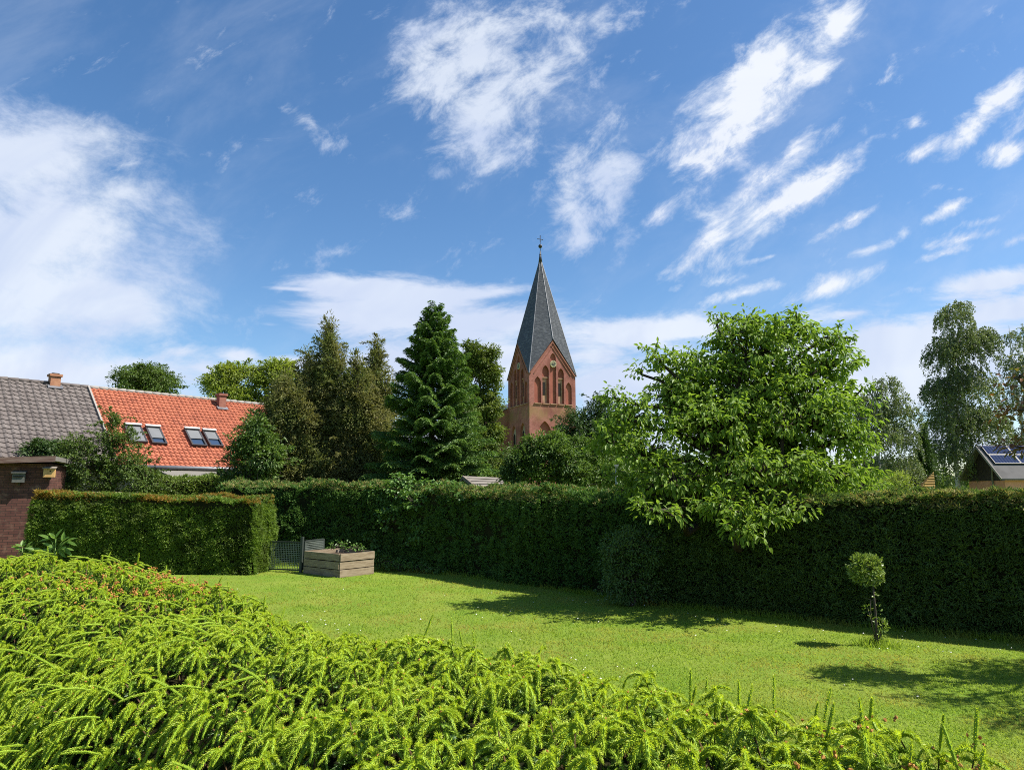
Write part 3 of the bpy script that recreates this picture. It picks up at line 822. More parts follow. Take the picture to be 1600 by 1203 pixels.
LSH, zw = 7.0, 3.06
mb = MB()
nb_ = 1
for k in range(nb_):                                           # lapped boards
    z0, z1 = zw * k / nb_, zw * (k + 1) / nb_
    c = Vector((sc.x, sc.y, (z0 + z1) / 2)) - st * (LSH / 2)
    mb.box(c - sn * .02 + sn * .012 * (k % 2), st * (LSH / 2), sn * .02, Vector((0, 0, (z1 - z0) / 2 - .006)))
mb.box(Vector((sc.x, sc.y, zw / 2)) - st * (LSH / 2) - sn * 1.3, st * (LSH / 2 - .01), sn * 1.25, Vector((0, 0, zw / 2)))
mb.build('wall', M['shed_wood'], shed)
def shed_z(d): return sc.z - .03 - .095 * d / 1.9                  # the roof falls to the left
a = Vector((sc.x, sc.y, 0)) + st * .16; b_ = a - st * (LSH + .3)
rfb = MB()
pp = []
for base_, d in ((a, 0), (b_, LSH)):
    for off_ in (sn * .36, -sn * 2.7):
        p = base_ + off_
        pp += [Vector((p.x, p.y, shed_z(d) + .08)), Vector((p.x, p.y, shed_z(d) - .06))]
rfb.add(pp, [(0, 2, 6, 4), (1, 5, 7, 3), (0, 1, 3, 2), (4, 6, 7, 5), (2, 3, 7, 6)])
rfb.build('roof', M['fibre'], shed)
fb = MB()
f0, f1 = a + sn * .375, b_ + sn * .375
q = [Vector((f0.x, f0.y, shed_z(0) + .09)), Vector((f1.x, f1.y, shed_z(LSH) + .09)), Vector((f1.x, f1.y, shed_z(LSH) - .09)), Vector((f0.x, f0.y, shed_z(0) - .09))]
fb.add(q + [p + sn * .02 for p in q], [(4, 5, 6, 7), (0, 1, 5, 4), (3, 7, 6, 2), (0, 4, 7, 3)])
fb.build('fascia_board', M['fascia'], shed)
def nest_box(px, py, wpx, hpx, mat, label, hole, roofm):
    d = ray(px, py); o = Vector((0, 0, CAM_H)); w0 = Vector((sc.x, sc.y, 0))
    k = (w0 + sn * .22 - o).dot(sn) / d.dot(sn)
    p = o + d * k
    hw_, hh = wpx * p.y / F / 2, hpx * p.y / F / 2
    e = empty('nest_box', p, label, 'nest box', 'nest boxes on the shed wall')
    MB().box(p - sn * .06, st * hw_, sn * .075, Vector((0, 0, hh))).build('box', mat, e)
    rt = MB()
    rt.box(p + Vector((0, 0, hh + .022)) - sn * .04, st * (hw_ + .025), sn * .12 - Vector((0, 0, .025)), Vector((0, 0, .014)))
    rt.build('lid', roofm, e)
    if hole:
        ho = MB(); c = p + sn * .0155 + Vector((0, 0, hh * .35)) + st * hw_ * .2
        ho.tube([c, c + sn * .004], .022, 12)
        ho.build('entrance_hole', M['dark'], e)
    else:
        MB().box(p + sn * .03 + Vector((0, 0, hh * .2)), st * hw_ * .8, sn * .012, Vector((0, 0, hh * .12))).build('perch_slot', M['dark'], e)
    MB().box(p - sn * .165 + Vector((0, 0, .0)), st * .03, sn * .035, Vector((0, 0, hh + .08))).build('batten', M['bark'], e)
    return e
M['pine'] = plain('pine', (.52, .32, .12), .6, .3, (.42, .24, .085), 6, stretch=(1, 1, .3))
M['gray_box'] = plain('gray_box', (.11, .11, .10), .8, .2, (.07, .07, .063), 8)
nest_box(76.5, 738.5, 15, 13.5, M['pine'], 'yellow pine nest box with round hole under the shed roof', True, M['old_wood'])
nest_box(28.5, 746, 16, 15, M['gray_box'], 'weathered grey nest box on the dark shed wall', False, M['gray_box'])

# ------------------------------------------------------------------ church
AL = R(24)
cn = at(827, 582, 85.0)
cx_ = Vector((math.cos(AL), math.sin(AL), 0)); cy_ = Vector((-math.sin(AL), math.cos(AL), 0))
S = 6.64
church = empty('church', Vector((cn.x, cn.y, 0)) + (cx_ + cy_) * S / 2, 'red brick village church whose square tower has pointed niches and a slate spire', 'church')
zf = cn.z
apex = at(866, 532, 85 + S / 2 * math.sin(AL)); za = apex.z
ctr = Vector((cn.x, cn.y, 0)) + (cx_ + cy_) * S / 2
ztip = at(848.5, 402, ctr.y).z
def face_z(u, py):                                              # height on the right face
    return at(845, py, cn.y + u * S * math.sin(AL)).z
NI = [(.106, .247, 590), (.277, .417, 571.5), (.447, .574, 551.5), (.617, .745, 574.6), (.780, .914, 596)]
sill = face_z(.5, 631)
def lancet(u0, u1, z0, z1, seg=7):
    """outline of a pointed arch opening, in (u, z) metres, anticlockwise from the lower left"""
    w = u1 - u0; r = w * 1.05
    zs = z1 - math.sqrt(max(r * r - (r - w / 2) ** 2, .01))
    pts = [(u0, z0), (u1, z0)]
    cR, cL = u1 - r, u0 + r
    a1 = math.acos((r - w / 2) / r)
    for i in range(seg + 1): a = a1 * i / seg; pts.append((cR + r * math.cos(a), zs + r * math.sin(a)))
    for i in range(seg - 1, -1, -1): a = a1 * i / seg; pts.append((cL - r * math.cos(a), zs + r * math.sin(a)))
    return pts
def niche_wall(P0, U_, Nrm, outline, holes, depth, mb, backs):
    """flat wall with recessed niches: P0 + U*u + z, holes = outlines"""
    bm = bmesh.new()
    edges = []
    for loop in [outline] + holes:
        vs = [bm.verts.new((u, 0, z)) for u, z in loop]
        for i in range(len(vs)): edges.append(bm.edges.new((vs[i], vs[(i + 1) % len(vs)])))
    bmesh.ops.triangle_fill(bm, use_beauty=True, use_dissolve=False, edges=edges)
    bm.verts.index_update()
    W = lambda u, z, d=0.0: P0 + U_ * u + Vector((0, 0, z)) - Nrm * d
    mb.add([W(v.co.x, v.co.z) for v in bm.verts], [[v.index for v in f.verts] for f in bm.faces])
    bm.free()
    for k, loop in enumerate(holes):
        dp = depth[k] if isinstance(depth, (list, tuple)) else depth
        n = len(loop)
        mb.add([W(u, z) for u, z in loop] + [W(u, z, dp) for u, z in loop], [(i, (i + 1) % n, n + (i + 1) % n, n + i) for i in range(n)])
        backs.add([W(u, z, dp) for u, z in loop], [tuple(range(n))])
walls, backs, trims = MB(), MB(), MB()
corner = Vector((cn.x, cn.y, 0))
faces = [(corner, cx_, -cy_), (corner + cy_ * S, -cy_, -cx_), (corner + (cx_ + cy_) * S, -cx_, cy_), (corner + cx_ * S, cy_, cx_)]
slots = []
for k, (P0, U_, Nr) in enumerate(faces):
    outl = [(0, 0), (S, 0), (S, zf), (S / 2, za), (0, zf)]
    holes = [lancet(a * S, b * S, sill, face_z(.5, py)) for a, b, py in NI]
    dep = [.22, .3, .22, .3, .22]
    if k % 2 == 0:
        low = [(.185, .46, 658), (.556, .76, 665)]
    else:
        low = [(.16, .40, 661), (.585, .81, 659)]
    for a, b, py in low:
        holes.append(lancet(a * S, b * S, 6.0, face_z(.4, py))); dep.append(.3)
    niche_wall(P0, U_, Nr, outl, holes, dep, walls, backs)
    # light sills, raking verge mouldings, louvre slots, twin lancets in the lower windows
    for a, b, py in NI:
        MB().box(P0 + U_ * ((a + b) / 2 * S) + Vector((0, 0, sill - .05)) + Nr * .04, U_ * ((b - a) / 2 * S + .04), Nr * .09, Vector((0, 0, .06))).build('sill', M['stone_red'], church)
    for sgn in (0, 1):
        p0 = P0 + U_ * (S * sgn) + Vector((0, 0, zf)); p1 = P0 + U_ * (S / 2) + Vector((0, 0, za))
        dr = (p1 - p0); up_ = dr.normalized().cross(Nr)
        if up_.z < 0: up_ = -up_
        for h_, t_ in ((-.12, .08), (-.55, .05)):
            slots.append(('verge', (p0 + p1) / 2 + up_ * h_ + Nr * t_ * .5, dr * .5 * (.99 if h_ > -.3 else .86), Nr * t_, up_ * (.10 if h_ > -.3 else .05)))
    for j in (1, 3):
        a, b, py = NI[j]
        c = P0 + U_ * ((a * .62 + b * .38) * S) - Nr * .30
        slots.append(('slot', c + Vector((0, 0, sill + 1.95)) + Nr * .03, U_ * .18, Nr * .02, Vector((0, 0, .85))))
        slots.append(('surround', c + Vector((0, 0, sill + 1.7)) + Nr * .012, U_ * .36, Nr * .012, Vector((0, 0, 1.6))))
        slots.append(('hood', c + U_ * .1 + Vector((0, 0, sill + 3.36)) + Nr * .08, U_ * .42, Nr * .08, Vector((0, 0, .07))))
    for a, b, py in low:
        m_ = (a + b) / 2 * S; hwid = (b - a) / 2 * S; zt_ = face_z(.4, py)
        for sg in (-1, 1):
            cu = m_ + sg * hwid * .48
            o_ = lancet(cu - hwid * .36, cu + hwid * .36, 6.0, zt_ - hwid * 1.35)
            W = lambda u, z, d: P0 + U_ * u + Vector((0, 0, z)) - Nr * d
            MB().add([W(u, z, .26) for u, z in o_], [tuple(range(len(o_)))]).build('blind_lancet' if k % 2 == 0 else 'lancet_window', M['chim_red' if k % 2 == 0 else 'dark'], church)
tower = walls.build('tower_wall', M['church_brick'], church)
backs.build('niche', [M['niche_brick'], M['chim_red']], church)
# pale tracery ground in the windows of the shaded side
tb = MB()
P0, U_, Nr = faces[1]
for a, b, py in [(.16, .40, 661), (.585, .81, 659)]:
    o_ = lancet(a * S + .05, b * S - .05, 6.0, face_z(.4, py) - .08)
    tb.add([P0 + U_ * u + Vector((0, 0, z)) - Nr * .285 for u, z in o_], [tuple(range(len(o_)))])
tb.build('window_tracery', M['pale_stone'], church)
for kind, c, a_, b_2, c_ in slots:
    nm_, mt_ = {'verge': ('verge_moulding', 'chim_red'), 'slot': ('sound_slot', 'dark'), 'surround': ('slot_surround', 'stone_red'), 'hood': ('slot_hood', 'stone_red')}[kind]
    MB().box(c, a_, b_2, c_).build(nm_, M[mt_], church)
# spire: eight slates facets from tip to corners and gable tops
tip_ = ctr + Vector((0, 0, ztip))
cor = [corner, corner + cx_ * S, corner + (cx_ + cy_) * S, corner + cy_ * S]
sp = MB()
ringp = []
for i in range(4):
    c = cor[i]; d = (c - ctr); d.z = 0
    ringp.append(ctr + d * 1.035 + Vector((0, 0, zf - .12)))
    m_ = (cor[i] + cor[(i + 1) % 4]) / 2 - ctr
    ringp.append(ctr + m_ * 1.05 + Vector((0, 0, za + .16)))
rows = 46
for i in range(8):
    a, b_ = ringp[i], ringp[(i + 1) % 8]
    nn_ = (b_ - a).cross(tip_ - a).normalized()
    if nn_.dot((a + b_) / 2 - ctr) < 0: nn_ = -nn_
    for r_ in range(rows):                                       # lapped courses of slate
        k0, k1 = r_ / rows, (r_ + 1) / rows
        p = [a.lerp(tip_, k0) + nn_ * .035, b_.lerp(tip_, k0) + nn_ * .035, b_.lerp(tip_, k1), a.lerp(tip_, k1)]
        sp.add(p, [(0, 1, 2, 3)])
        sp.add([a.lerp(tip_, k0), b_.lerp(tip_, k0), p[1], p[0]], [(0, 1, 2, 3)])
spire = sp.build('spire', M['slate'], church)
hb = MB()
for p in ringp:
    hb.tube([p + (p - ctr).normalized() * .0 + Vector((0, 0, .03)), tip_], [.075, .04], 6)
hb.build('spire_hips', M['zinc'], church)
fn = MB()
fn.tube([tip_ - Vector((0, 0, 1.0)), tip_ + Vector((0, 0, .9))], [.30, .05], 10)
fn.sphere(tip_ + Vector((0, 0, .35)), .16)
fn.tube([tip_ + Vector((0, 0, .8)), tip_ + Vector((0, 0, 3.05))], [.045, .03], 8)
fn.sphere(tip_ + Vector((0, 0, 1.55)), .27, 14, 9)
fn.build('finial_ball', M['iron'], church, smooth=True)
cr = MB()
zc_ = tip_ + Vector((0, 0, 2.55))
cr.box(tip_ + Vector((0, 0, 2.6)), cx_ * .038, cy_ * .038, Vector((0, 0, .48)))
cr.box(zc_, cx_ * .36, cy_ * .035, Vector((0, 0, .035)))
for sg in (-1, 1): cr.sphere(zc_ + cx_ * .38 * sg, .06)
cr.sphere(tip_ + Vector((0, 0, 3.08)), .06)
cr.build('cross', M['iron'], church)
for k in (0, 1):
    P0, U_, Nr = faces[k]
    c = P0 + U_ * (S * .515) + Vector((0, 0, face_z(.5, 568.5))) + Nr * .05
    r0 = .44
    cl = MB(); cl.tube([c - Nr * .27, c], r0, 28)
    clock = cl.build('clock', M['clock_pale'], church)
    MB().tube([c - Nr * .02, c + Nr * .012], r0 * .55, 24).build('dial', M['clock_dark'], clock)
    for h_ in range(12):
        an = R(30 * h_)
        dr = U_ * math.sin(an) + Vector((0, 0, math.cos(an)))
        tg = U_ * math.cos(an) - Vector((0, 0, math.sin(an)))
        MB().box(c + dr * r0 * .77 + Nr * .008, tg * .028, Nr * .008, dr * r0 * .15).build('hour_mark', M['clock_dark'], clock)
    for an, ln in ((R(305), .24), (R(10), .34)):
        dr = U_ * math.sin(an) + Vector((0, 0, math.cos(an))); tg = U_ * math.cos(an) - Vector((0, 0, math.sin(an)))
        MB().box(c + dr * ln * .5 + Nr * .024, tg * .024, Nr * .006, dr * ln * .5).build('clock_hand', M['clock_pale'], clock)
# nave behind the tower
nv = MB()
wn_, ln_ = 4.9, 20.0
zn0, zn1 = at(790, 647, 92).z, at(790, 647, 92).z + 2.2
b0 = ctr + cy_ * (S / 2 + .02)
q = []
for d in (0, ln_):
    q += [b0 + cy_ * d - cx_ * wn_, b0 + cy_ * d + cx_ * wn_]
v_ = [Vector((p.x, p.y, 0)) for p in q] + [Vector((p.x, p.y, zn0)) for p in q] + [Vector(((q[i].x + q[i + 1].x) / 2, (q[i].y + q[i + 1].y) / 2, zn1)) for i in (0, 2)]
nv.add(v_, [(0, 1, 5, 8, 4), (2, 0, 4, 6), (1, 3, 7, 5), (3, 2, 6, 9, 7)])
nv.build('nave_wall', M['church_brick'], church)
nr = MB()
r_ = [v_[4] - cx_ * .3 - cy_ * .12 - Vector((0, 0, .15)), v_[8] - cy_ * .12 + Vector((0, 0, .12)), v_[9] + Vector((0, 0, .12)), v_[6] - cx_ * .3 - Vector((0, 0, .15)), v_[5] + cx_ * .3 - cy_ * .12 - Vector((0, 0, .15)), v_[7] + cx_ * .3 - Vector((0, 0, .15))]
nr.add(r_ + [p - Vector((0, 0, .12)) for p in r_], [(0, 1, 2, 3), (1, 4, 5, 2), (0, 6, 7, 1), (1, 7, 10, 4), (3, 9, 6, 0), (5, 4, 10, 11)])
nr.build('nave_roof', M['slate'], church)

# ------------------------------------------------------------------ small house with solar panels on the right
Y1 = 44.0
g0 = at(1565, 747.5, Y1); X0 = g0.x
gt = at(1524, 697, Y1 + 2.1)
zE2, zR2 = g0.z, gt.z
solar = empty('small_house', (X0 + 4, Y1 + 2.1, 0), 'small house with salmon walls, dark boarded gable and solar panels on its grey roof', 'house')
W2 = 2.1
M['salmon'] = plain('salmon', (.64, .31, .22), .9, .1, (.56, .265, .18), 2)
M['dark_boards'] = plain('dark_boards', (.032, .024, .026), .8, .25, (.055, .042, .04), 4, stretch=(6, 6, .4))
M['gray_roof'] = plain('gray_roof', (.125, .12, .118), .95, .02, (.10, .096, .094), 1.3)
zB = at(1540, 751, Y1 + 1.2).z
LH = 9.0
o_ = .45
w_ = MB()
xa, ya, yb = X0 + o_, Y1 + .35, Y1 + 2 * W2 - .35
w_.add([(xa, ya, 0), (xa, yb, 0), (xa, yb, zB), (xa, ya, zB)], [(0, 3, 2, 1)])
w_.add([(xa, ya, 0), (xa + LH, ya, 0), (xa + LH, ya, zE2 + .05), (xa, ya, zE2 + .05)], [(0, 1, 2, 3)], 0)
w_.add([(xa + LH, ya, 0), (xa + LH, yb, 0), (xa + LH, yb, zE2), (xa + LH, Y1 + W2, zR2 - .1), (xa + LH, ya, zE2)], [(0, 1, 2, 3, 4)])
w_.build('wall', M['salmon'], solar)
gbm = MB()
gx = xa - .03
gbm.add([(gx, ya - .05, zB), (gx, yb + .05, zB), (gx, yb + .05, zE2 + .2), (gx, Y1 + W2, zR2 - .1), (gx, ya - .05, zE2 + .2)], [(0, 4, 3, 2, 1)])
gbm.add([(gx, ya - .05, zB), (gx, yb + .05, zB), (gx + .03, yb + .05, zB), (gx + .03, ya - .05, zB)], [(0, 1, 2, 3)])
gbm.build('gable_boards', M['dark_boards'], solar)
rs = MB()
for sg in (1, -1):
    yE, yR = Y1 + W2 - sg * W2, Y1 + W2
    for dz0, dz1, m_ in ((0, -.1, 0),):
        p = [Vector((X0, yE, zE2)), Vector((X0 + LH + .6, yE, zE2)), Vector((X0 + LH + .6, yR, zR2)), Vector((X0, yR, zR2))]
        rs.add(p + [q_ + Vector((0, 0, -.10)) for q_ in p], [(0, 1, 2, 3), (4, 7, 6, 5), (0, 4, 5, 1), (3, 7, 4, 0), (1, 5, 6, 2)])
roof2 = rs.build('roof', M['gray_roof'], solar)
vb2 = MB()
for sg in (1, -1):
    yE, yR = Y1 + W2 - sg * W2, Y1 + W2
    dv = Vector((0, yR - yE, zR2 - zE2))
    vb2.box(Vector((X0 - .02, (yE + yR) / 2, (zE2 + zR2) / 2 - .04)), (.02, 0, 0), dv / 2, Vector((0, -dv.z, dv.y)).normalized() * .07 * (1 if dv.y > 0 else -1))
vb2.build('verge_board', M['mortar'], solar)
sdir = Vector((0, W2, zR2 - zE2)); SL2 = sdir.length; sdir = sdir / SL2
snr = Vector((0, -sdir.z, sdir.y))
pv, nt, bs, out = new_mat('solar_cells')
tc = nt.nodes.new('ShaderNodeTexCoord')
sp_ = N(nt, 'ShaderNodeSeparateXYZ', {0: tc.outputs['Generated']})
cb2 = N(nt, 'ShaderNodeCombineXYZ', {0: sp_.outputs[0], 1: sp_.outputs[1]})
brk = N(nt, 'ShaderNodeTexBrick', {'Vector': cb2.outputs[0], 'Color1': (.018, .028, .075, 1), 'Color2': (.015, .024, .062, 1), 'Mortar': (.07, .085, .12, 1), 'Scale': 1, 'Mortar Size': .007, 'Brick Width': .125, 'Row Height': .25}, offset=0.0)
nt.links.new(brk.outputs[0], bs.inputs['Base Color'])
bs.inputs['Roughness'].default_value = .8; bs.inputs['Specular IOR Level'].default_value = .01
M['solar'] = pv
def roof2_s(py): # along slope position from picture row, near the gable
    z_ = at(1560, py, Y1 + 1.4).z
    return (z_ - zE2) / sdir.z
def solar_panel(x0, x1, s0, s1):
    c = Vector(((x0 + x1) / 2, Y1, zE2)) + sdir * ((s0 + s1) / 2) + snr * .10
    fr = MB().box(c - snr * .012, ((x1 - x0) / 2, 0, 0), sdir * ((s1 - s0) / 2), snr * .035).build('solar_panel', M['frame_dark'], roof2)
    MB().box(c + snr * .025, ((x1 - x0) / 2 - .035, 0, 0), sdir * ((s1 - s0) / 2 - .035), snr * .003).build('cells', M['solar'], roof2)
for r_, (pa, pb, xs) in enumerate(((708.5, 696.5, at(1534, 700, Y1 + 1.9).x), (721, 709.5, at(1544, 712, Y1 + 1.4).x))):
    s0, s1 = SL2 * (.55 if r_ == 0 else .18), SL2 * (.97 if r_ == 0 else .52)
    s0, s1 = (SL2 * .70, SL2 * .98) if r_ == 0 else (SL2 * .42, SL2 * .685)
    for k in range(2):
        solar_panel(xs + k * 1.72, xs + k * 1.72 + 1.69, s0, s1)
pp = at(1540, 722, Y1 + 1.45); dpipe = MB().tube([(xa - .09, Y1 + 1.35, zB - 3.0), (xa - .09, Y1 + 1.35, zB + .2), (xa - .11, Y1 + 1.2, zR2 - .9)], .06, 8).build('vent_pipe', M['fibre'], solar)

# ------------------------------------------------------------------ small yellow tiled roof, garden shed roof, post
ye = 40.0
pk = at(1459, 737, ye + 1.5); l0 = at(1424, 768, ye); r0_ = at(1462, 771, ye)
M['tile_yellow'] = plain('tile_yellow', (.20, .13, .035), .85, .15, (.12, .085, .025), 2.5)
hut = empty('tiled_hut', (pk.x, pk.y, 0), 'tiny hut with mossy ochre tiled roof between the birches behind the hedge', 'hut')
a = np.array((l0.x, ye, 1.7)); b_ = np.array((r0_.x, ye, 1.7)); t_ = np.array(pk)
hb_ = MB()
rows = 11
for k in range(rows):
    k0, k1 = k / rows, (k + 1) / rows
    p = [a + (t_ - a) * k0, b_ + (t_ - b_) * k0, b_ + (t_ - b_) * k1, a + (t_ - a) * k1]
    up_ = np.array((0, -.03, .05))
    hb_.add([p[0] + up_, p[1] + up_, p[2], p[3]], [(0, 1, 2, 3)])
    hb_.add([p[0], p[1], p[1] + up_, p[0] + up_], [(0, 1, 2, 3)])
bk1, bk2 = b_ + (1.2, 3, 0), a + (1.2, 3, 0)
hb_.add([b_, bk1, t_], [(0, 1, 2)]); hb_.add([bk1, bk2, t_], [(0, 1, 2)]); hb_.add([bk2, a, t_], [(0, 1, 2)])
hb_.build('roof', M['tile_yellow'], hut)
cc = (a + b_ + bk1 + bk2) / 4
MB().box((cc[0], cc[1], .85), (.85, 0, 0), (.2, 1.2, 0), (0, 0, .85)).build('wall', M['plaster'], hut)

M['gray_planks'] = plain('gray_planks', (.23, .205, .18), .85, .2, (.14, .125, .105), 3, stretch=(.4, 6, 6))
yg = 22.0
A_ = at(725, 744, yg + 1.0); B_ = at(812, 748, yg + 1.3); C_ = at(757, 770, yg - .3); D_ = at(850, 770, yg)
gs = empty('garden_hut', (A_.x + 1, yg, 0), 'low garden hut with grey weathered plank roof behind the hedge, right of the spruce', 'hut')
rb = MB()
rows = 6
for k in range(rows):
    p = [C_.lerp(A_, k / rows), D_.lerp(B_, k / rows), D_.lerp(B_, (k + 1) / rows), C_.lerp(A_, (k + 1) / rows)]
    h_ = Vector((0, -.012, .03))
    rb.add([p[0] + h_, p[1] + h_, p[2] + h_ * .3, p[3] + h_ * .3], [(0, 1, 2, 3)]); rb.add([p[0], p[1], p[1] + h_, p[0] + h_], [(0, 1, 2, 3)])
bA, bB = A_ + Vector((-.5, 2.0, -.75)), B_ + Vector((-.5, 2.0, -.75))
rb.add([A_, B_, bB, bA], [(0, 1, 2, 3)])
rb.build('roof', M['gray_planks'], gs)
vg = MB()
for p, q in ((C_, A_), (A_, bA)):
    dv = q - p
    vg.box((p + q) / 2 + Vector((-.03, 0, -.04)), (.03, 0, 0), dv / 2, Vector((0, -.02, .06)))
vg.build('verge_board', M['old_wood'], gs)
MB().add([(A_.x + .15, C_.y + .15, 0), (D_.x, D_.y + .1, 0), (B_.x, bB.y, 0), (A_.x + .1, bA.y, 0)] + [(A_.x + .15, C_.y + .15, C_.z - .02), (D_.x, D_.y + .1, D_.z - .02), (B_.x, bB.y, bB.z - .1), (A_.x + .1, bA.y, bA.z - .1)],
         [(0, 1, 5, 4), (1, 2, 6, 5), (2, 3, 7, 6), (3, 0, 4, 7)]).build('wall', M['dark_boards'], gs)
pt = at(963, 727, 16.6)
pst = MB().tube([(pt.x, pt.y, 0), (pt.x, pt.y, pt.z)], .03, 10)
pst.box(pt, (.07, 0, 0), (0, .05, 0), (0, 0, .02))
M['post_pale'] = plain('post_pale', (.42, .43, .42), .5, .4, (.3, .31, .3), 5)
tag(pst.build('post', M['post_pale'], loc=(pt.x, pt.y, 0)), 'thin pale grey post standing behind the dark hedge beside the cherry tree', 'post')

# ------------------------------------------------------------------ wire gate and raised bed
M['wire'] = plain('wire', (.19, .22, .19), .5, .5)
M['gate_paint'] = plain('gate_paint', (.035, .045, .038), .55, .4)
def gate(p0, p1, h, post_at, label):
    p0, p1 = Vector(p0), Vector(p1)
    d = (p1 - p0); L = d.length; d = d / L; nrm = Vector((d.y, -d.x, 0))
    root = empty('wire_gate', p0, label, 'gate', 'wire gate panels beside the raised bed')
    fr = MB()
    z0 = .06
    for t in (.02, L - .02): fr.box(p0 + d * t + Vector((0, 0, (h + z0) / 2)), d * .018, nrm * .018, Vector((0, 0, (h - z0) / 2)))
    for z_ in (z0, h): fr.box(p0 + d * (L / 2) + Vector((0, 0, z_)), d * (L / 2 - .04), nrm * .018, Vector((0, 0, .018)))
    fr.build('frame', M['gate_paint'], root)
    wm_ = MB()
    nz, nx = int(h / .052), int(L / .052)
    for k in range(1, nz): wm_.box(p0 + d * (L / 2) + Vector((0, 0, z0 + (h - z0) * k / nz)), d * (L / 2 - .04), nrm * .004, Vector((0, 0, .0045)))
    for k in range(1, nx): wm_.box(p0 + d * (L * k / nx) + nrm * .005 + Vector((0, 0, (h + z0) / 2)), d * .0045, nrm * .004, Vector((0, 0, (h - z0) / 2)))
    wm_.build('wire_mesh', M['wire'], root)
    if post_at is not None:
        c = p0 + d * post_at - nrm * .05
        MB().box(c + Vector((0, 0, .48)), d * .035, nrm * .035, Vector((0, 0, .48))).build('post', M['gate_paint'], root)
    return root
gp = at_z(470, 894, 0)
gh = at(470, 845.5, gp.y).z
gate(at_z(426, 892, 0) + Vector((-.5, .1, 0)), gp, gh - .03, None, 'wider wire mesh gate panel between the brown-topped hedge and the gate post')
gate(gp + Vector((.06, 0, 0)), at_z(505, 888, 0), gh, -.03, 'narrow wire mesh panel half hidden behind the wooden raised bed')

M['bed_wood'] = plain('bed_wood', (.27, .215, .15), .85, .2, (.17, .125, .08), 3.5, stretch=(1, 1, 7), lo=.35, hi=.7)
c0 = at_z(530, 902.5, 0); cl_ = at_z(474.5, 895.5, 0); cr_ = at_z(590, 894, 0)
u1 = (cl_ - c0); u2 = (cr_ - c0)
L1 = u1.length; u1.normalize()
u2 = Vector((-u1.y, u1.x, 0)); u2 = u2 if u2.x > 0 else -u2
L2 = (at_z(590, 897, 0) - c0).dot(u2) * 1.0
bh = at(530, 864.5, c0.y).z
bed = empty('raised_bed', c0 + u1 * L1 / 2 + u2 * L2 / 2, 'box-shaped wooden raised bed of wide weathered planks at the foot of the hedge', 'raised bed')
def side(p, q, out_):
    mb = MB(); d = q - p
    for k in range(3):
        z0, z1 = bh * (k * .335 + .004), bh * (k + 1) * .335 - .02
        mb.box((p + q) / 2 + Vector((0, 0, (z0 + z1) / 2)) + out_ * RNG.uniform(-.012, .012), d / 2, out_ * .02, Vector((0, 0, (z1 - z0) / 2)))
    mb.build('side_panel', M['bed_wood'], bed)
cA, cB, cC, cD = c0, c0 + u1 * L1, c0 + u1 * L1 + u2 * L2, c0 + u2 * L2
side(cA + u1 * .02, cB - u1 * .02, -u2); side(cD + u1 * .02, cC - u1 * .02, u2); side(cA, cD, -u1); side(cB, cC, u1)
for c, sx_, sy_ in ((cA, 1, 1), (cB, -1, 1), (cC, -1, -1), (cD, 1, -1)):
    MB().box(c + u1 * .06 * sx_ + u2 * .06 * sy_ + Vector((0, 0, bh * .47)), u1 * .035, u2 * .035, Vector((0, 0, bh * .46))).build('corner_post', M['old_wood'], bed)
so = MB().add([p + Vector((0, 0, bh - .12)) for p in (cA, cB, cC, cD)], [(0, 1, 2, 3)])
so.build('soil', plain('soil', (.04, .028, .02), .95, .1, (.07, .05, .035), 20), bed)

# ------------------------------------------------------------------ leaf materials
M['thuja'] = leaf_mat('thuja', (.06, .13, .028), (.13, .235, .052), .33, .55, .2, patch=(.095, .17, .034), patch_scale=1.1)
M['thuja_right'] = leaf_mat('thuja_right', (.07, .125, .028), (.155, .225, .058), .33, .55, .2, patch=(.10, .155, .04), patch_scale=1.3)
M['thuja_sunlit_tip'] = leaf_mat('thuja_sunlit_tip', (.33, .25, .11), (.25, .30, .085), .3, .6, .2)  # pinkish tips, coloured paler to paint sun catching the hedge's top rim
M['yew'] = leaf_mat('yew', (.08, .15, .018), (.21, .30, .042), .28, .5, .3, patch=(.085, .125, .02), patch_scale=1.4)
M['yew_tip'] = leaf_mat('yew_tip', (.30, .15, .03), (.24, .20, .035), .35, .6, .2)
M['cherry'] = leaf_mat('cherry', (.12, .205, .024), (.22, .325, .05), .46, .5, .25, patch=(.175, .275, .036), patch_scale=1.1)
M['spruce'] = leaf_mat('spruce', (.052, .115, .024), (.10, .185, .04), .2, .5, .3, patch=(.07, .15, .03), patch_scale=1.0)
M['spruce_new'] = leaf_mat('spruce_new', (.12, .21, .035), (.16, .25, .05), .25, .5, .3)
M['brown_thuja'] = leaf_mat('brown_thuja', (.125, .13, .045), (.235, .225, .09), .33, .6, .15, patch=(.125, .16, .05), patch_scale=.7)
M['light_tree'] = leaf_mat('light_tree', (.17, .235, .03), (.27, .33, .06), .45, .5, .3, patch=(.22, .27, .04), patch_scale=.4)
M['mid_tree'] = leaf_mat('mid_tree', (.065, .115, .02), (.12, .175, .034), .32, .5, .3, patch=(.09, .14, .025), patch_scale=.6)
M['lime_tree'] = leaf_mat('lime_tree', (.095, .14, .024), (.17, .205, .042), .32, .5, .3, patch=(.075, .12, .022), patch_scale=.5)
M['dark_tree'] = leaf_mat('dark_tree', (.035, .075, .018), (.07, .12, .028), .28, .5, .3)
M['birch'] = leaf_mat('birch', (.10, .135, .045), (.19, .235, .09), .3, .45, .4, patch=(.07, .10, .04), patch_scale=.5)
M['copper'] = leaf_mat('copper', (.15, .055, .03), (.24, .12, .045), .4, .45, .4, patch=(.14, .17, .03), patch_scale=1.3)
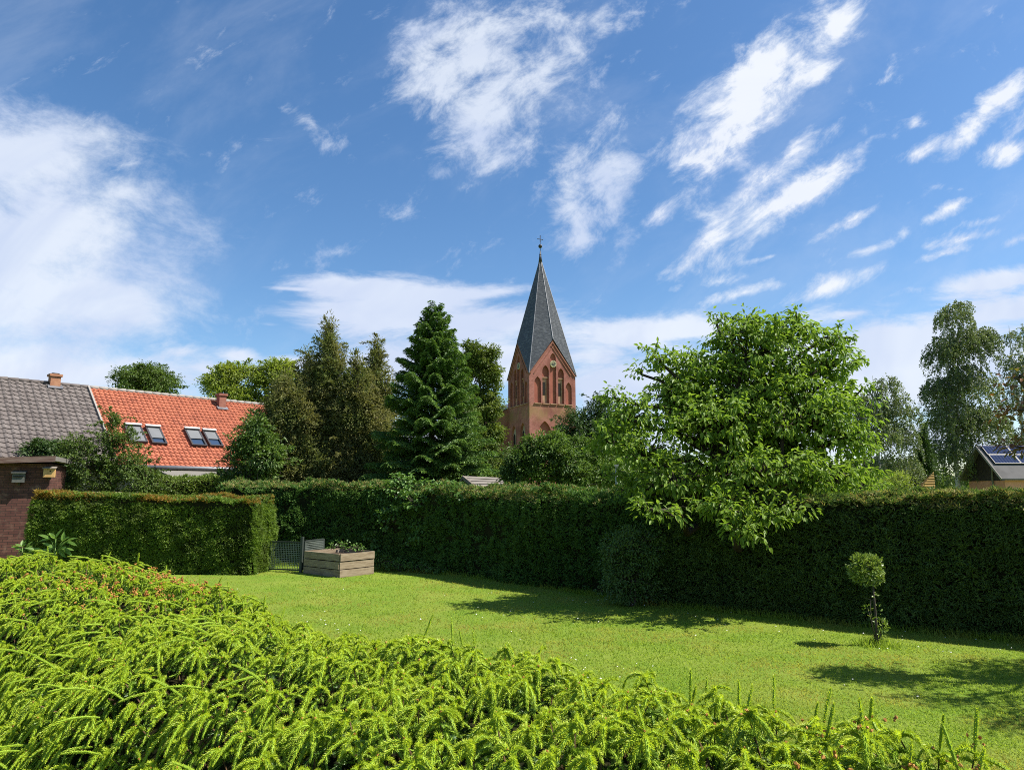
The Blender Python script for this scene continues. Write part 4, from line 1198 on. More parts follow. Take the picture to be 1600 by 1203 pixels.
M['elder'] = leaf_mat('elder', (.075, .14, .022), (.15, .23, .04), .3, .5, .35, patch=(.05, .10, .022), patch_scale=1.1)
M['vine'] = leaf_mat('vine', (.07, .15, .03), (.13, .235, .045), .35, .45, .35)
M['box_leaf'] = leaf_mat('box_leaf', (.12, .19, .03), (.22, .29, .06), .3, .4, .45)
M['lilac'] = leaf_mat('lilac', (.07, .135, .034), (.135, .21, .052), .28, .45, .35)
M['peony'] = leaf_mat('peony', (.12, .21, .04), (.18, .29, .06), .4, .45, .35)

# ------------------------------------------------------------------ clipped hedges
hts = []
for (px, py), p, top in zip(HEDGE_FEET, hp, (757, 757, 758, 761, 770, 777, 776, 776, 774, 773)):
    hts.append(at(px, top, p.y + .35).z)
main_path = [(p.x, p.y, h_) for p, h_ in zip(hp, hts)]
hedge('thuja_hedge', main_path[:7], 1.1, M['thuja'], 'long dark thuja hedge behind the raised bed and the round bush', dens=900, spray=(.09, .027), k=3, bump=.15, soft=.38,
      tips=(M['thuja_sunlit_tip'], .16, .45), ends=(True, False))
hedge('thuja_hedge', main_path[6:], 1.0, M['thuja_right'], 'dark thuja hedge behind the small standard tree, reaching the right edge', dens=1250, spray=(.08, .022), k=4, bump=.10, soft=.35,
      tips=(M['thuja_sunlit_tip'], .20, .7), droop=.1, ends=(False, True))
yl, yr = at(24, 893, 19.0), at(394, 893, 18.7)
hedge('yew_hedge', [(yl.x + .1, 19.2, 2.13), (at(230, 893, 19).x, 19.0, 2.06), (yr.x - .05, 18.8, 2.02)], 1.3, M['yew'], 'broad clipped yew hedge block with brown-tipped top in front of the shed', dens=1700, spray=(.075, .022), k=3, bump=.075,
      tips=(M['yew_tip'], .17, 1.0), soft=.45)
ll, lr = at(225, 760, 24.5), at(372, 760, 26)
hedge('garden_hedge', [(ll.x, 24.5, at(225, 748, 24.5).z), (lr.x, 25.6, at(372, 749, 25.6).z)], .9, M['box_leaf'], 'light green trimmed hedge under the canopy of the orange-roofed house', dens=700, spray=(.08, .025), k=3, bump=.09)

# ------------------------------------------------------------------ trees and bushes, from the left
def T(*a, **k): return broad_tree(*a, **k)
y_ = 24.0
T('fruit_tree', (at(165, 800, y_).x, y_, 0), [lobe_px(175, 695, y_, 34, 34), lobe_px(150, 735, y_, 50, 34), lobe_px(205, 735, y_, 34, 34), lobe_px(172, 662, y_, 14, 18), lobe_px(125, 700, y_, 28, 20), lobe_px(225, 760, y_, 26, 20), lobe_px(175, 768, y_, 60, 18), lobe_px(230, 745, y_, 22, 14)],
  M['mid_tree'], 'loose small fruit tree with open twigs in front of the orange roof', sprays=120, spray_len=.6, clumps=270, per=40, clump_r=.22, leaf=(.09, .05), trunk_r=.08, fill=.1, shell=.4)
y_ = 25.0
T('bush', (at(68, 800, y_).x, y_, 0), [lobe_px(65, 705, y_, 30, 18), lobe_px(95, 712, y_, 28, 20), lobe_px(40, 712, y_, 20, 12), lobe_px(112, 752, y_, 22, 26), lobe_px(75, 735, y_, 45, 20)],
  M['dark_tree'], 'dark green bush rising behind the roof of the brown shed', 'bush', clumps=240, per=46, clump_r=.25, leaf=(.10, .06), trunk_r=.06)
y_ = 56.0
T('broadleaf_tree', (at(228, 770, y_).x, y_, 0), [lobe_px(228, 610, y_, 46, 38), lobe_px(232, 588, y_, 32, 20), lobe_px(200, 605, y_, 26, 24), lobe_px(256, 606, y_, 24, 26)],
  M['mid_tree'], 'rounded mid green tree top showing above the ridge of the orange roof', sprays=60, spray_len=.9, clumps=240, per=46, clump_r=.55, leaf=(.17, .11), trunk_r=.3, fill=.3)
y_ = 62.0
T('broadleaf_tree', (at(355, 770, y_).x, y_, 0), [lobe_px(350, 600, y_, 30, 28), lobe_px(372, 588, y_, 26, 22), lobe_px(335, 605, y_, 18, 20), lobe_px(370, 640, y_, 50, 40)],
  M['light_tree'], 'light yellow green tree behind the red chimney, the lower crown of two', sprays=70, spray_len=1.1, clumps=330, per=48, clump_r=.58, leaf=(.2, .13), trunk_r=.28, fill=.08)
T('broadleaf_tree', (at(430, 770, y_ + 2).x, y_ + 2, 0), [lobe_px(432, 592, y_, 36, 30), lobe_px(450, 620, y_, 34, 40), lobe_px(408, 600, y_, 26, 30), lobe_px(440, 575, y_, 22, 14), lobe_px(420, 660, y_, 50, 50)],
  M['light_tree'], 'light yellow green tree with airy crown left of the brown conifers', sprays=90, spray_len=1.1, clumps=420, per=48, clump_r=.58, leaf=(.2, .13), trunk_r=.28, fill=.08)
def plume(px, top, foot, half, y_, label, n, mat='brown_thuja'):
    """pointed, ragged conifer: stacked lobes that narrow to the tip"""
    lobes = []
    H = foot - top
    for k in range(9):
        t = k / 8
        w = half * (1 - .87 * t ** 1.7)
        lobes.append(lobe_px(px + RNG.normal(0, half * .2 * (1 - t)), foot - H * (.06 + .90 * t), y_, w, H * .085 * (1 - .35 * t) + 3))
    return T('conifer', (at(px, 790, y_).x, y_, 0), lobes, M[mat], label, 'conifer', clumps=int(n * 1.7), per=60, clump_r=.30, leaf=(.14, .042), hang=-.15, squash=1.4, trunk_r=.14, bark='bark_dark', fill=.4, up=.1, twigs=.3, shell=.42, sprays=int(n * .5), spray_len=.5, group='brown-tinged conifers left of the spruce')
plume(514, 506, 770, 68, 27.5, 'tallest brown-tinged conifer, left of the green spruce', 420)
plume(588, 532, 768, 50, 29.0, 'narrow brown conifer with thin top directly left of the spruce', 300)
plume(554, 560, 770, 66, 27.0, 'brown conifer with broad shoulder standing between the two pointed ones', 280)
plume(447, 590, 776, 82, 26.5, 'low brown conifer in front of the light green trees', 300)
plume(482, 556, 776, 62, 28.0, 'brown-tinged conifer tucked against the left side of the tallest one', 260)
plume(404, 648, 778, 66, 26.2, 'lowest brown conifer, behind the dark elder bush at the end of the orange roof', 180)
y_ = 24.5
T('elder_bush', (at(405, 790, y_).x, y_, 0), [lobe_px(395, 690, y_, 32, 22), lobe_px(378, 705, y_, 22, 16), lobe_px(415, 722, y_, 38, 34), lobe_px(400, 665, y_, 18, 12), lobe_px(390, 750, y_, 42, 20), lobe_px(365, 758, y_, 25, 14)],
  M['elder'], 'dark elder bush with bright leafy shoots in front of the orange roof', 'bush', sprays=110, spray_len=.6, clumps=240, per=26, clump_r=.22, leaf=(.12, .055), six=True, trunk_r=.09, multi=3, fill=.2)

def spruce(base, H, Rb, label):
    """Norway spruce: whorls of drooping boughs with hanging twigs"""
    base = np.array(base, float)
    root = empty('spruce_tree', Vector(base), label, 'spruce')
    mb = MB()
    mb.tube([base + UP * H * t for t in (0, .3, .6, .85, 1)], [.16, .12, .075, .035, .008], 8, cap=False)
    P, A, Nn, Ls, mi = [], [], [], [], []
    z = .35
    while z < H - .1:
        t = z / H
        Rz = Rb * (1 - t) ** .82 * (1 if t > .12 else .82)
        nb = int(RNG.integers(6, 9)) if t < .9 else 5
        a0 = RNG.uniform(0, 6.28)
        for k in range(nb):
            az = a0 + 6.28 * k / nb + RNG.normal(0, .22)
            L = Rz * RNG.uniform(.72, 1.2) + .14
            out = np.array((math.cos(az), math.sin(az), 0.)); sd = np.array((-out[1], out[0], 0.))
            rise = .75 * t ** 1.5 + RNG.normal(0, .07) - .10
            p0 = base + UP * (z + RNG.normal(0, .07))
            n = max(5, int(L / .055))
            tt = np.linspace(.12, 1, n)
            ax = p0 + out * (L * tt)[:, None] + UP * (L * (rise * tt - .42 * tt ** 2 * (1 - t) + .26 * np.maximum(tt - .55, 0) ** 1.4 * 1.6))[:, None]
            mb.tube([p0, ax[n // 3], ax[2 * n // 3], ax[-1]], [.022 * (1 - t) + .006, .014, .009, .003], 4, cap=False)
            for sgn in (-1, 1, 0):
                bl = (.40 * L * (1 - tt * .82) + .07) * RNG.uniform(.7, 1.25, n) if sgn else np.full(n, .11)
                m = 7 if sgn else 2
                for j in range(m):
                    s_ = (j + RNG.uniform(0, .9, n)) / m
                    d = sd * sgn * .85 + out * .55 - UP * .28
                    q = ax + d * (bl * s_)[:, None] - UP * (.35 * bl * s_ ** 2)[:, None]
                    for r_ in (-1, 1):
                        P.append(q); A.append(np.tile(d * .8 + out * .2, (n, 1)) + r_ * np.tile(np.cross(d, UP) * .55, (n, 1)) + RNG.normal(0, .28, (n, 3)))
                        Nn.append(np.tile(UP, (n, 1)) + RNG.normal(0, .35, (n, 3)))
                        Ls.append(np.full(n, .115) * RNG.uniform(.7, 1.2, n))
                        mi.append(((s_ > .72) | (tt > .9)) & (RNG.uniform(0, 1, n) < .55))
        z += .20 + .045 * RNG.uniform(-1, 1)
    P, A, Nn, Ls, mi = map(np.concatenate, (P, A, Nn, Ls, mi))
    v, f = leaves(P, A, Nn, Ls, Ls * .36, .15, .15)
    mb.build('trunk', M['bark_dark'], root, smooth=True)
    mesh_np('crown', [(v, f, mi.astype(int))], [M['spruce'], M['spruce_new']], root)
    return root
y_ = 25.0
spruce((at(673, 790, y_).x, y_, 0), at(673, 477, y_).z, 2.95, 'tall dense dark green spruce standing left of the church tower')

def birch_tree(px, top, y_, lobes, label, strings=500, llen=(.4, 1.3), leaf=.055, group='birches beyond the hedge', dens=16):
    """weeping birch: crown of hanging strings of small leaves"""
    base = np.array((at(px, 790, y_).x, y_, 0.))
    root = empty('birch_tree', Vector(base), label, 'birch', group)
    mb = MB()
    H = at(px, top, y_).z
    mb.tube([base + np.array((RNG.normal(0, .08), 0, H * t)) for t in (0, .25, .5, .75, .97)], [.17, .14, .10, .06, .01], 8, cap=False)
    vol = np.array([np.prod(r) ** .7 for _, r in lobes]); vol /= vol.sum()
    P, A = [], []
    for (c, r), w in zip(lobes, vol):
        st = base + UP * np.clip(c[2] - base[2] - r[2] * .9, 1.0, H * .93)
        branch(mb, st, c, .05, .012, 5, .1, .3, 5)
        for k in range(max(2, int(w * strings))):
            d = rnd(1)[0]; d[2] = abs(d[2]) if RNG.uniform() < .65 else d[2]
            p = c + d * r * RNG.uniform(0, 1) ** .35
            L = RNG.uniform(*llen)
            n = int(L * dens) + 3
            tt = np.sort(RNG.uniform(0, 1, n))
            o = unit(d * (1, 1, 0) + RNG.normal(0, .3, 3) * (1, 1, 0))
            q = p + o * (.28 * L * (1 - (1 - tt) ** 2))[:, None] - UP * (L * (tt ** 1.6 - .12 * tt))[:, None] + RNG.normal(0, .045, (n, 3))
            if k % 3 == 0: branch(mb, c + (p - c) * .3, p, .012, .005, 2, .08, .2, 4)
            P.append(q); A.append(RNG.normal(0, .6, (n, 3)) - UP * .8)
    P = np.concatenate(P); A = np.concatenate(A)
    n = len(P)
    L = leaf * RNG.uniform(.7, 1.3, n)
    v, f = leaves(P, A, rnd(n), L, L * .75, .15, .1)
    mb.build('trunk', M['bark_birch'], root, smooth=True)
    mesh_np('crown', [(v, f, 0)], M['birch'], root)
    return root
y_ = 29.0
T('broadleaf_tree', (at(722, 790, y_).x, y_, 0), [lobe_px(722, 700, y_, 24, 40), lobe_px(727, 650, y_, 18, 30), lobe_px(715, 730, y_, 26, 24), lobe_px(720, 610, y_, 14, 20)], M['mid_tree'],
  'slim loose leafed tree squeezed against the right side of the spruce', clumps=240, per=60, clump_r=.26, leaf=(.10, .045), hang=.7, squash=1.3, trunk_r=.08, fill=.3)
y_ = 46.0
T('ivy_clad_tree', (at(745, 790, y_).x, y_, 0), [lobe_px(748, 565, y_, 26, 22), lobe_px(765, 590, y_, 20, 30), lobe_px(728, 580, y_, 18, 30), lobe_px(762, 640, y_, 24, 30), lobe_px(732, 640, y_, 26, 38), lobe_px(768, 685, y_, 22, 26), lobe_px(740, 700, y_, 36, 40), lobe_px(760, 735, y_, 40, 26), lobe_px(738, 545, y_, 12, 10), lobe_px(766, 555, y_, 12, 12)],
  M['lime_tree'], 'tall columnar olive green tree between the spruce and the church tower', sprays=120, spray_len=.7, clumps=620, per=50, clump_r=.42, leaf=(.17, .11), trunk_r=.25, fill=.5, bark='bark_dark')
y_ = 33.0
T('broadleaf_tree', (at(905, 790, y_).x, y_, 0), [lobe_px(905, 665, y_, 34, 26), lobe_px(935, 650, y_, 30, 22), lobe_px(890, 690, y_, 30, 26), lobe_px(930, 700, y_, 48, 44), lobe_px(940, 628, y_, 20, 12), lobe_px(975, 690, y_, 40, 50)],
  M['dark_tree'], 'dark green broad tree right of the church tower behind the bush', sprays=90, spray_len=.7, clumps=380, per=44, clump_r=.34, leaf=(.11, .055), trunk_r=.16, fill=.4)
y_ = 21.5
T('bush', (at(845, 800, y_).x, y_, 0), [lobe_px(850, 705, y_, 34, 26), lobe_px(815, 725, y_, 32, 26), lobe_px(880, 725, y_, 32, 26), lobe_px(840, 745, y_, 55, 24), lobe_px(800, 748, y_, 22, 16), lobe_px(900, 750, y_, 32, 18), lobe_px(868, 690, y_, 16, 14), lobe_px(950, 745, y_, 32, 22), lobe_px(935, 712, y_ + 1, 36, 24), lobe_px(905, 700, y_ + .6, 22, 16)],
  M['elder'], 'round fresh green bush below the church tower behind the hedge', 'bush', sprays=110, spray_len=.4, clumps=480, per=44, clump_r=.22, leaf=(.09, .05), trunk_r=.09, multi=3, fill=.3)

# the big cherry tree: boughs come forward over the hedge
Yc = 14.3
CH = [(1195, 565, 80, 66, 14.3), (1235, 520, 42, 26, 14.4), (1150, 528, 42, 30, 14.2), (1290, 585, 48, 52, 14.3), (1300, 540, 32, 20, 14.2), (1175, 500, 18, 20, 14.3), (1245, 497, 14, 18, 14.3), (1328, 528, 14, 10, 14.2), (1120, 505, 10, 14, 14.2), (1085, 580, 52, 32, 14.0), (1030, 565, 34, 16, 13.8), (1002, 585, 12, 20, 13.8),
      (1060, 625, 66, 42, 14), (985, 655, 50, 34, 13.6), (965, 625, 26, 14, 13.6), (1110, 675, 92, 60, 13.6), (1250, 665, 96, 66, 13.8), (1320, 690, 52, 52, 13.6), (1345, 738, 34, 20, 13.4), (1010, 715, 62, 38, 13.2), (1060, 755, 84, 32, 12.9), (1200, 745, 100, 42, 12.7), (1300, 750, 62, 36, 12.9),
      (960, 690, 34, 28, 13.4), (1190, 815, 44, 24, 11.9), (1130, 800, 50, 26, 12.1), (1165, 835, 42, 16, 11.8), (1025, 800, 40, 16, 12.2), (1355, 790, 26, 14, 12.4), (1345, 815, 10, 12, 12.3), (1240, 800, 34, 20, 12.0), (1330, 625, 24, 34, 14.2), (1150, 640, 130, 80, 14.5), (1120, 765, 70, 24, 14.6), (1250, 765, 70, 24, 14.6), (1010, 765, 50, 22, 14.0), (1345, 762, 36, 18, 14.2), (1225, 705, 90, 42, 14.3), (1160, 715, 90, 40, 14.4)]
T('cherry_tree', (at(1140, 800, 14.4).x, 14.4, 0), [lobe_px(*c[:2], c[4], c[2], c[3]) for c in CH], M['cherry'], 'large cherry tree whose leafy boughs hang forward over the dark hedge', clumps=1300, per=20, clump_r=.22, leaf=(.118, .055), six=True, hang=.75, shell=.34,
  trunk_r=.19, bark='bark_dark', fork=.4, fill=.13, multi=3, twigs=.6, sprays=520, spray_len=.55, up=.25)

y_ = 43.0
birch_tree(1380, 580, y_, [lobe_px(1385, 610, y_, 22, 26), lobe_px(1365, 650, y_, 28, 40), lobe_px(1405, 650, y_, 26, 40), lobe_px(1385, 690, y_, 44, 40), lobe_px(1390, 735, y_, 48, 30), lobe_px(1350, 640, y_, 16, 30)], 'shorter birch with hanging twigs between the cherry tree and the tall birch', 1000, leaf=.11, dens=24)
y_ = 48.0
birch_tree(1500, 470, y_, [lobe_px(1490, 500, y_, 26, 28), lobe_px(1515, 545, y_, 38, 40), lobe_px(1475, 560, y_, 30, 40), lobe_px(1465, 615, y_, 26, 30), lobe_px(1510, 610, y_, 46, 44), lobe_px(1490, 660, y_, 46, 40), lobe_px(1530, 670, y_, 40, 40), lobe_px(1480, 715, y_, 40, 40), lobe_px(1500, 478, y_, 22, 10), lobe_px(1535, 530, y_, 22, 24)], 'tallest birch with drooping twigs left of the solar-panelled house', 2350, leaf=.12, dens=25)
y_ = 52.0
birch_tree(1610, 500, y_, [lobe_px(1600, 530, y_, 28, 24), lobe_px(1580, 570, y_, 20, 26), lobe_px(1620, 600, y_, 50, 60), lobe_px(1590, 640, y_, 40, 40), lobe_px(1610, 700, y_, 60, 40)], 'pale birch cut off by the right edge behind the solar-panelled house', 900, leaf=.12, dens=24)
y_ = 46.0
plume(1444, 668, 775, 20, y_, 'dark narrow conifer between the two larger birches', 200, 'dark_tree')['group'] = 'dark conifers beyond the hedge'
y_ = 30.0
T('bush', (at(1400, 800, y_).x, y_, 0), [lobe_px(1402, 752, y_, 22, 16), lobe_px(1380, 758, y_, 18, 12), lobe_px(1418, 762, y_, 12, 12)], M['light_tree'], 'small light green bush peeping over the hedge right of the cherry tree', 'bush', clumps=60, per=34, clump_r=.22, leaf=(.07, .04), trunk_r=.05)
y_ = 8.4
T('copper_plum', (at(1960, 900, y_).x, y_, 0), [lobe_px(1590, 590, y_, 22, 26), lobe_px(1612, 640, y_, 40, 30), lobe_px(1608, 700, y_, 30, 24), lobe_px(1680, 560, y_, 60, 50), lobe_px(1680, 640, y_, 60, 50), lobe_px(1800, 420, y_, 90, 60), lobe_px(1900, 560, y_, 90, 80), lobe_px(2040, 480, y_, 110, 110), lobe_px(1800, 660, y_, 60, 40), lobe_px(1960, 620, y_ - 1.0, 90, 50), lobe_px(2040, 470, 6.6, 110, 50), lobe_px(1935, 430, 7.4, 100, 50), lobe_px(2120, 520, 6.4, 90, 60)],
  M['copper'], 'plum tree with copper and green leaves reaching in at the right edge', clumps=330, per=18, clump_r=.24, leaf=(.085, .045), six=True, trunk_r=.13, fill=.03)

# distant belt of trees that closes the view between the gardens
n = 42000
px = RNG.uniform(-300, 2000, n)
Yb = RNG.uniform(95, 120, n)
xw = (px - 800) / F * Yb
Pb = np.stack([xw, Yb, np.zeros(n)], 1)
hb2 = 6.2 + 2.6 * wob(Pb * (1, .3, 0), .09) + 1.2 * wob(Pb * (1, .3, 0), .33)
Pb[:, 2] = RNG.uniform(0, 1, n) ** .6 * np.maximum(hb2, 2.5)
v, f = leaves(Pb, rnd(n) + UP * .2, UP * .6 + rnd(n) - np.array((0, .6, 0)), np.full(n, .95), np.full(n, .62), .2, .2)
tag(mesh_np('distant_trees', [(v, f, 0)], M['mid_tree']), 'far-off belt of green trees behind the gardens', 'trees', kind='stuff')

# ------------------------------------------------------------------ bushes and plants on the lawn side
c = at_z(985, 944, 0); c = c + Vector((0, -.15, 0))
k_ = c.y
T('lilac_bush', (c.x, c.y, 0), [lobe_px(985, 862, k_, 40, 34), lobe_px(965, 880, k_, 24, 32), lobe_px(1012, 878, k_, 24, 36), lobe_px(985, 905, k_, 44, 30), lobe_px(985, 928, k_, 48, 18)], M['lilac'],
  'rounded dark bush in the shade against the hedge under the cherry tree', 'bush', clumps=190, per=42, clump_r=.16, leaf=(.06, .03), trunk_r=.04, multi=4, fill=.3)
# climbing vine over the main hedge
vl = []
for px, py, rx, rz in ((640, 762, 60, 14), (600, 775, 30, 22), (690, 768, 40, 12), (655, 790, 60, 22), (612, 815, 34, 26), (625, 750, 20, 12), (730, 775, 30, 10), (655, 840, 26, 34), (585, 850, 20, 26)):
    t_ = np.interp(px, [q[0] for q in HEDGE_FEET], np.arange(len(hp)))
    i = int(t_); q = hp[i].lerp(hp[min(i + 1, len(hp) - 1)], t_ - i)
    yv = q.y + (.35 if py < 780 else -.06)
    cc, rr = lobe_px(px, py, yv, rx, rz, .22 if py < 780 else .12)
    vl.append((cc, rr))
T('climbing_vine', (at(640, 890, 17.0).x, at_z(640, 884, 0).y - .12, 0), vl, M['vine'], 'broad-leaved climbing vine sprawling over the dark hedge behind the raised bed', 'vine', clumps=170, per=15, clump_r=.16, leaf=(.10, .085), six=True, hang=.5, trunk_r=.02, multi=2, fill=0, squash=.6)
# leafy plant in the raised bed and weeds at its right
rb_c = c0 + u1 * L1 * .45 + u2 * L2 * .55
T('strawberry_plant', (rb_c.x, rb_c.y, bh - .12), [(np.array((rb_c.x - .1, rb_c.y, bh + .1)), np.array((.3, .3, .14))), (np.array((rb_c.x + .25, rb_c.y + .1, bh + .05)), np.array((.3, .25, .1)))], M['vine'],
  'low leafy plant growing in the wooden raised bed', 'plant', clumps=22, per=9, clump_r=.09, leaf=(.065, .05), six=True, trunk_r=.01, fill=0)
wd = at_z(612, 892, 0)
T('weed_patch', (wd.x, wd.y, 0), [(np.array((wd.x + dx, wd.y + dy, .12 + dz)), np.array((.32, .2, .13 + dz))) for dx, dy, dz in ((-.35, .1, .1), (0, 0, .05), (.4, -.25, .02), (.9, -.45, 0), (1.4, -.7, 0))], M['vine'],
  'patch of low weeds between the raised bed and the hedge foot', 'weeds', clumps=90, per=14, clump_r=.1, leaf=(.06, .04), six=True, trunk_r=.008, fill=0)
wd = at_z(560, 908, 0)

# small standard tree on the lawn
sb = at_z(1370, 1009, 0); ks = sb.y
std = empty('standard_tree', sb, 'small ball-headed standard tree standing alone on the lawn', 'small tree')
tr = MB()
tp = at(1364, 912, ks)
tr.tube([sb, sb.lerp(tp, .3) + Vector((.012, 0, 0)), sb.lerp(tp, .65) + Vector((.008, 0, 0)), tp], [.026, .018, .015, .013], 8)
tr.tube([sb + Vector((.015, 0, 0)), at(1377, 985, ks), at(1380, 970, ks)], [.016, .010, .006], 6)
for px, py in ((1335, 880), (1355, 872), (1372, 880), (1345, 895), (1366, 890), (1358, 884)):
    tr.tube([tp - Vector((0, 0, .04)), tp.lerp(at(px, py, ks), .5) + Vector((0, 0, .02)), at(px, py, ks + RNG.uniform(-.12, .12))], [.009, .006, .003], 5)
tr.tube([at(1365, 938, ks), at(1352, 934, ks)], [.005, .003], 5)
tr.tube([at(1361, 935, ks - .02), at(1360, 952, ks - .02), at(1363, 972, ks - .02)], [.003, .005, .006], 5)
tr.tube([at(1368, 1000, ks), at(1362, 972, ks - .03), at(1356, 950, ks - .03)], [.008, .006, .003], 5)
for dx, dy in ((-.09, -.02), (.07, .03), (-.04, .05), (.04, -.05)):
    tr.tube([sb + Vector((0, 0, .03)), sb + Vector((dx, dy, .015))], [.02, .006], 5)
tr.build('trunk', M['bark'], std, smooth=True)
Pl, Al, Nl = [], [], []
def puff(px, py, rx, rz, n, ry=None):
    cc, rr = lobe_px(px, py, ks, rx, rz, ry)
    d = rnd(n)
    p = cc + d * rr * (RNG.uniform(0, 1, n) ** .32 * (1 + .38 * wob(d, 3.0)))[:, None]
    Pl.append(p); Al.append(d * .7 + rnd(n) * .5 + UP * .35); Nl.append(UP * .5 + d * .4 + rnd(n) * .6)
puff(1354, 882, 21, 18, 560); puff(1341, 892, 15, 13, 320); puff(1367, 896, 12, 14, 300); puff(1352, 898, 19, 12, 330); puff(1365, 877, 11, 12, 160); puff(1344, 874, 9, 9, 110)
puff(1378, 975, 8, 8, 70); puff(1376, 993, 8, 12, 40); puff(1356, 950, 6, 8, 13); puff(1361, 966, 5, 8, 7); puff(1374, 952, 4, 9, 7); puff(1366, 929, 4, 4, 6); puff(1374, 1003, 9, 5, 26)
Pl, Al, Nl = map(np.concatenate, (Pl, Al, Nl))
v, f = leaves(Pl, Al, Nl, .05 * RNG.uniform(.6, 1.3, len(Pl)), .025, .15, .1, True)
mesh_np('crown', [(v, f, 0)], M['box_leaf'], std)

# leafy shoots standing behind the left end of the spruce hedge
def leafy_stem(name, top_px, foot_y, leaflets, label, mat, Ll, Lw, root_z=0.0):
    tp_ = at(*top_px, foot_y); base = Vector((tp_.x + .05, foot_y, root_z))
    e = empty(name, base, label, 'plant', 'leafy shoots behind the spruce hedge')
    mb = MB(); mb.tube([base, base.lerp(tp_, .5) + Vector((.02, 0, 0)), tp_], [.009, .007, .004], 6)
    P, A, Nn = [], [], []
    for (px, py, ang, n) in leaflets:
        o = at(px, py, foot_y)
        st_ = base.lerp(tp_, min(1, max(0, (o.z - base.z) / (tp_.z - base.z) - .06)))
        mb.tube([st_, st_.lerp(o, .6) + Vector((0, 0, .01)), o], [.004, .003, .002], 5)
        for k in range(n):
            a = R(ang) + (k - (n - 1) / 2) * .62
            P.append(np.array(o)); A.append(np.array((math.cos(a), RNG.normal(0, .3) - .25, math.sin(a)))); Nn.append(np.array((RNG.normal(0, .3), -.55, .8)))
    P, A, Nn = map(np.array, (P, A, Nn))
    v, f = leaves(P, A, Nn, Ll * RNG.uniform(.8, 1.2, len(P)), Lw, .14, .25, True)
    mb.build('stem', M['peony'], e, smooth=True)
    mesh_np('foliage', [(v, f, 0)], M['peony'], e)
    return e
leafy_stem('leafy_shoot', (87, 842), 6.4, [(86, 842, 100, 3), (78, 842, 165, 2), (97, 846, 60, 2), (102, 846, 10, 2), (84, 856, 175, 3), (92, 858, 5, 4), (80, 862, 190, 3), (70, 864, 180, 3), (60, 862, 175, 3), (100, 858, -15, 2)], 'taller green leafy shoot standing behind the spruce hedge on the left', M['peony'], .105, .036)
leafy_stem('leafy_shoot', (35, 855), 6.6, [(34, 854, 90, 4), (30, 856, 160, 3), (40, 856, 20, 3), (35, 860, 180, 3)], 'shorter leafy shoot near the left edge behind the spruce hedge', M['peony'], .075, .03)

# ------------------------------------------------------------------ low spruce hedge in the foreground, shoot by shoot
PROF = np.array([(-.14, .15), (-.10, .95), (-.02, 1.36), (.12, 1.52), (.45, 1.57), (.90, 1.55), (1.18, 1.46), (1.38, 1.24), (1.52, .85), (1.62, .2)])
_pl = np.concatenate([[0], np.cumsum(np.linalg.norm(np.diff(PROF, axis=0), axis=1))])
bx = np.array([(p.x, p.y) for p in be])
_bl = np.concatenate([[0], np.cumsum(np.linalg.norm(np.diff(bx, axis=0), axis=1))])
def hedge_surface(s, q):
    """point and outward normal of the hedge at axis length s and profile length q"""
    X = np.interp(s, _bl, bx[:, 0]); Yv = np.interp(s, _bl, bx[:, 1])
    e = .35
    dx = np.interp(np.minimum(s + e, _bl[-1]), _bl, bx[:, 0]) - np.interp(np.maximum(s - e, 0), _bl, bx[:, 0])
    dy = np.interp(np.minimum(s + e, _bl[-1]), _bl, bx[:, 1]) - np.interp(np.maximum(s - e, 0), _bl, bx[:, 1])
    l = np.hypot(dx, dy); dx, dy = dx / l, dy / l
    nx, ny = dy, -dx                                           # across the hedge, towards the viewer's side
    c = np.interp(q, _pl, PROF[:, 0]); z = np.interp(q, _pl, PROF[:, 1])
    h = .06
    tc_ = np.interp(np.minimum(q + h, _pl[-1]), _pl, PROF[:, 0]) - np.interp(np.maximum(q - h, 0), _pl, PROF[:, 0])
    tz_ = np.interp(np.minimum(q + h, _pl[-1]), _pl, PROF[:, 1]) - np.interp(np.maximum(q - h, 0), _pl, PROF[:, 1])
    l = np.hypot(tc_, tz_); tc_, tz_ = tc_ / l, tz_ / l
    P = np.stack([X + nx * c, Yv + ny * c, z], 1)
    Nn = np.stack([-nx * tz_, -ny * tz_, tc_], 1)
    return P, Nn, np.stack([nx, ny, np.zeros_like(nx)], 1)
def cam_uv(P):
    y_, z_ = P[:, 1], P[:, 2] - CAM_H
    dep = y_ * math.cos(PITCH) + z_ * math.sin(PITCH)
    vv = -y_ * math.sin(PITCH) + z_ * math.cos(PITCH)
    return 800 + F * P[:, 0] / np.maximum(dep, .05), 601.5 - F * vv / np.maximum(dep, .05), dep
def seen(P, m=260):
    px, py, dep = cam_uv(P)
    return (dep > .75) & (px > -m) & (px < 1600 + m) & (py < 1203 + m)
